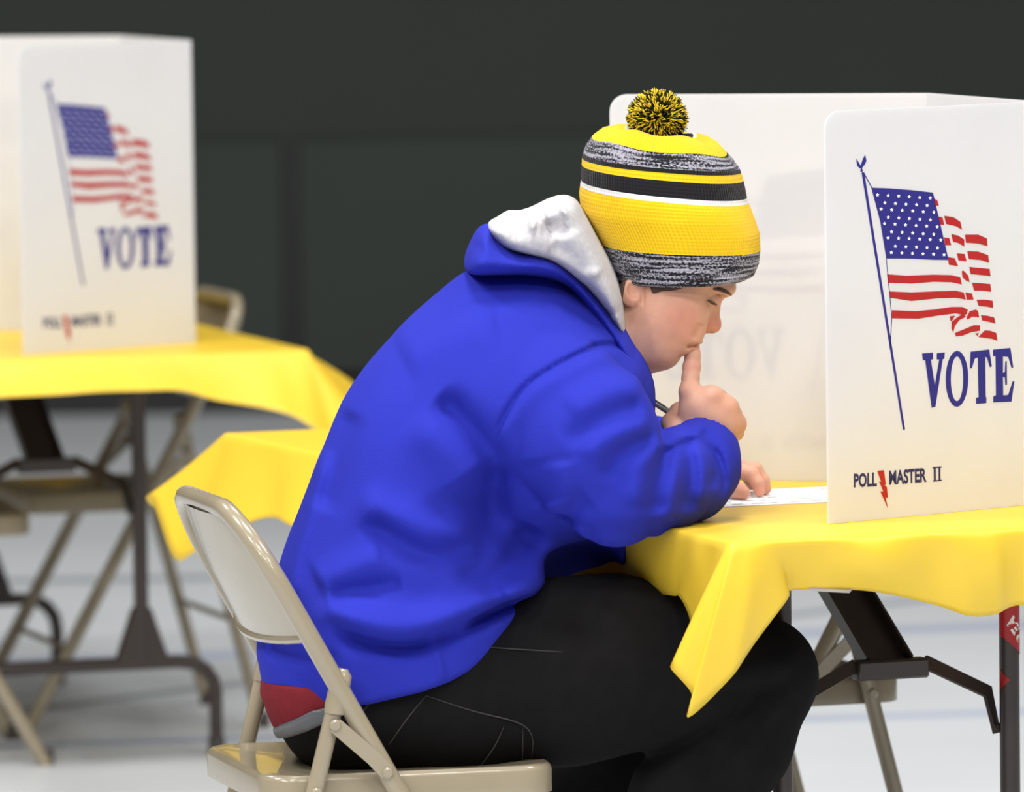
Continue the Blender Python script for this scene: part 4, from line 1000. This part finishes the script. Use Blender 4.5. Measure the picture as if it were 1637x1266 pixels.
for ri, (lp, rp, sc_, cd) in enumerate(dense):
    a, b = A(lp[0], lp[1], 10.115), A(rp[0], rp[1], 10.135); c = (a + b) / 2; e1 = (b - a) / 2
    wd = np.linalg.norm(e1) * 0.86 * sc_; e2 = np.array([-0.10, math.cos(math.radians(5.0)), math.sin(math.radians(5.0))]) * wd
    for k in range(NS):
        q = 2 * math.pi * k / NS
        wob = 1 + 0.006 * math.sin(3 * q + ri * 0.25) + 0.004 * math.sin(7 * q + ri * 0.1) - (0.010 * math.exp(-((q - 4.25) / 0.07)**2))
        # small dents where the crown is gathered
        V.append(c + (e1 * math.copysign(abs(math.cos(q))**0.86, math.cos(q)) + e2 * math.copysign(abs(math.sin(q))**0.86, math.sin(q))) * wob + np.array([0, 0, (0.0018 * math.sin(5 * q + 1) if ri > len(dense) - 14 else 0)]))
nr = len(dense)
for i in range(nr - 1):
    for k in range(NS): F.append((i*NS+k, i*NS+(k+1) % NS, (i+1)*NS+(k+1) % NS, (i+1)*NS+k)); mi.append(code[dense[i][3]])
F.append(tuple((nr-1)*NS+k for k in range(NS))); mi.append(3)
hat = mesh('knit_hat', V, F, [K_hea, K_yel, K_wht, K_blk], person, None, True, OFF)
hat.data.polygons.foreach_set('material_index', mi)
uvl = hat.data.uv_layers.new(name='UVMap')
lens = [0.0]
for i in range(1, nr): lens.append(lens[-1] + float(np.linalg.norm(V[i*NS + 54] - V[(i-1)*NS + 54])))
for p in hat.data.polygons:
    if len(p.vertices) != 4: continue
    for li, vi in zip(p.loop_indices, p.vertices):
        k = vi % NS; u = k / NS
        if k == 0 and any(x % NS == NS - 1 for x in p.vertices): u = 1.0
        uvl.data[li].uv = (u, lens[vi // NS] / 0.30)
hat['label'] = 'yellow, black and grey striped knit hat'
rs = np.random.RandomState(5); pc_ = A(1051, 189, 10.12); V = []; F = []; mi = []
for i in range(3600):
    d = rs.normal(size=3); d /= np.linalg.norm(d); d[2] *= 0.94
    L_ = 0.0355 * (0.90 + 0.16 * rs.rand()); r0 = 0.0011
    t = d + rs.normal(size=3) * 0.30; t /= np.linalg.norm(t)
    p0 = pc_ + d * L_ * 0.45; p1 = pc_ + d * L_ * 0.78 + t * 0.002; p2 = p1 + t * L_ * 0.30
    u = np.cross(d, [0.3, 0.8, 0.5]); u /= np.linalg.norm(u); v_ = np.cross(d, u); o = len(V)
    for p, r in ((p0, r0), (p1, r0), (p2, r0 * 0.55)):
        for q in (0, 2.09, 4.19): V.append(p + (u * math.cos(q) + v_ * math.sin(q)) * r)
    cix = 0 if rs.rand() < 0.46 else 1
    for a in (0, 3):
        for k in range(3): F.append((o+a+k, o+a+(k+1) % 3, o+a+3+(k+1) % 3, o+a+3+k)); mi.append(cix)
    F.append((o+6, o+7, o+8)); mi.append(cix)
M_yy = mat('yellow_yarn', srgb(232, 200, 50), rough=0.95, spec=0.1); M_yk = mat('black_yarn', srgb(30, 30, 26), rough=0.95, spec=0.1)
pom = mesh('pompom', V, F, [M_yy, M_yk], hat, None, True, OFF); pom.data.polygons.foreach_set('material_index', mi); pom['kind'] = 'stuff'

# ------------------------------------------------------------------ small things
p0, p1 = A(1018, 625, 10.10), A(1124, 694, 10.088); ax = (p1 - p0) / np.linalg.norm(p1 - p0)
pen = empty('ballpoint_pen', tuple(p0)); tag(pen, 'slim dark grey ballpoint pen held in the raised hand', 'pen')
MB().tube([tuple(p0 + ax * s) for s in (0, 0.002, 0.05, 0.095)], [0.0035, 0.0042, 0.0042, 0.0042], 10).build('barrel', M_pen, pen, off=p0)
MB().tube([tuple(p0 + ax * s) for s in (0.095, 0.107)], [0.004, 0.001], 10).build('tip', M_pen, pen, off=p0)
MB().flat([tuple(p0 + ax * s + np.array([0.0, -0.0025, 0.0045])) for s in (0.004, 0.020, 0.045)], 0.003, 0.0012, (0, 1, 0)).build('clip', M_pen, pen, off=p0)

pa = Pz(1128, 812, ZB); PT = TH
def pp(u, v, z=ZB + 0.0006): return (pa.x + math.cos(PT) * u - math.sin(PT) * v, pa.y + math.sin(PT) * u + math.cos(PT) * v, z)
pap = empty('ballot', tuple(pa)); tag(pap, 'white printed ballot sheet lying under the left hand', 'paper')
offp = np.array(pa)
sh = MB(); q = [pp(0, 0), pp(0.28, 0), pp(0.28, 0.216), pp(0, 0.216)]
sh.add(q + [(x, y, z - 0.0006) for x, y, z in q], [(0, 1, 2, 3), (7, 6, 5, 4), (0, 4, 5, 1), (1, 5, 6, 2), (2, 6, 7, 3), (3, 7, 4, 0)]).build('sheet', M_paper, pap, off=offp)
ln = MB()
for i in range(9):
    for j in range(5):
        u0, v0 = 0.02 + 0.028 * i, 0.02 + 0.04 * j
        ln.add([pp(u0, v0, ZB + .0009), pp(u0 + 0.010 + 0.010 * ((i * 7 + j * 3) % 3) / 2, v0, ZB + .0009), pp(u0 + 0.010 + 0.010 * ((i * 7 + j * 3) % 3) / 2, v0 + 0.005, ZB + .0009), pp(u0, v0 + 0.005, ZB + .0009)], [(0, 1, 2, 3)])
lo_ = ln.build('printed_marks', M_print, pap, off=offp); lo_['kind'] = 'stuff'
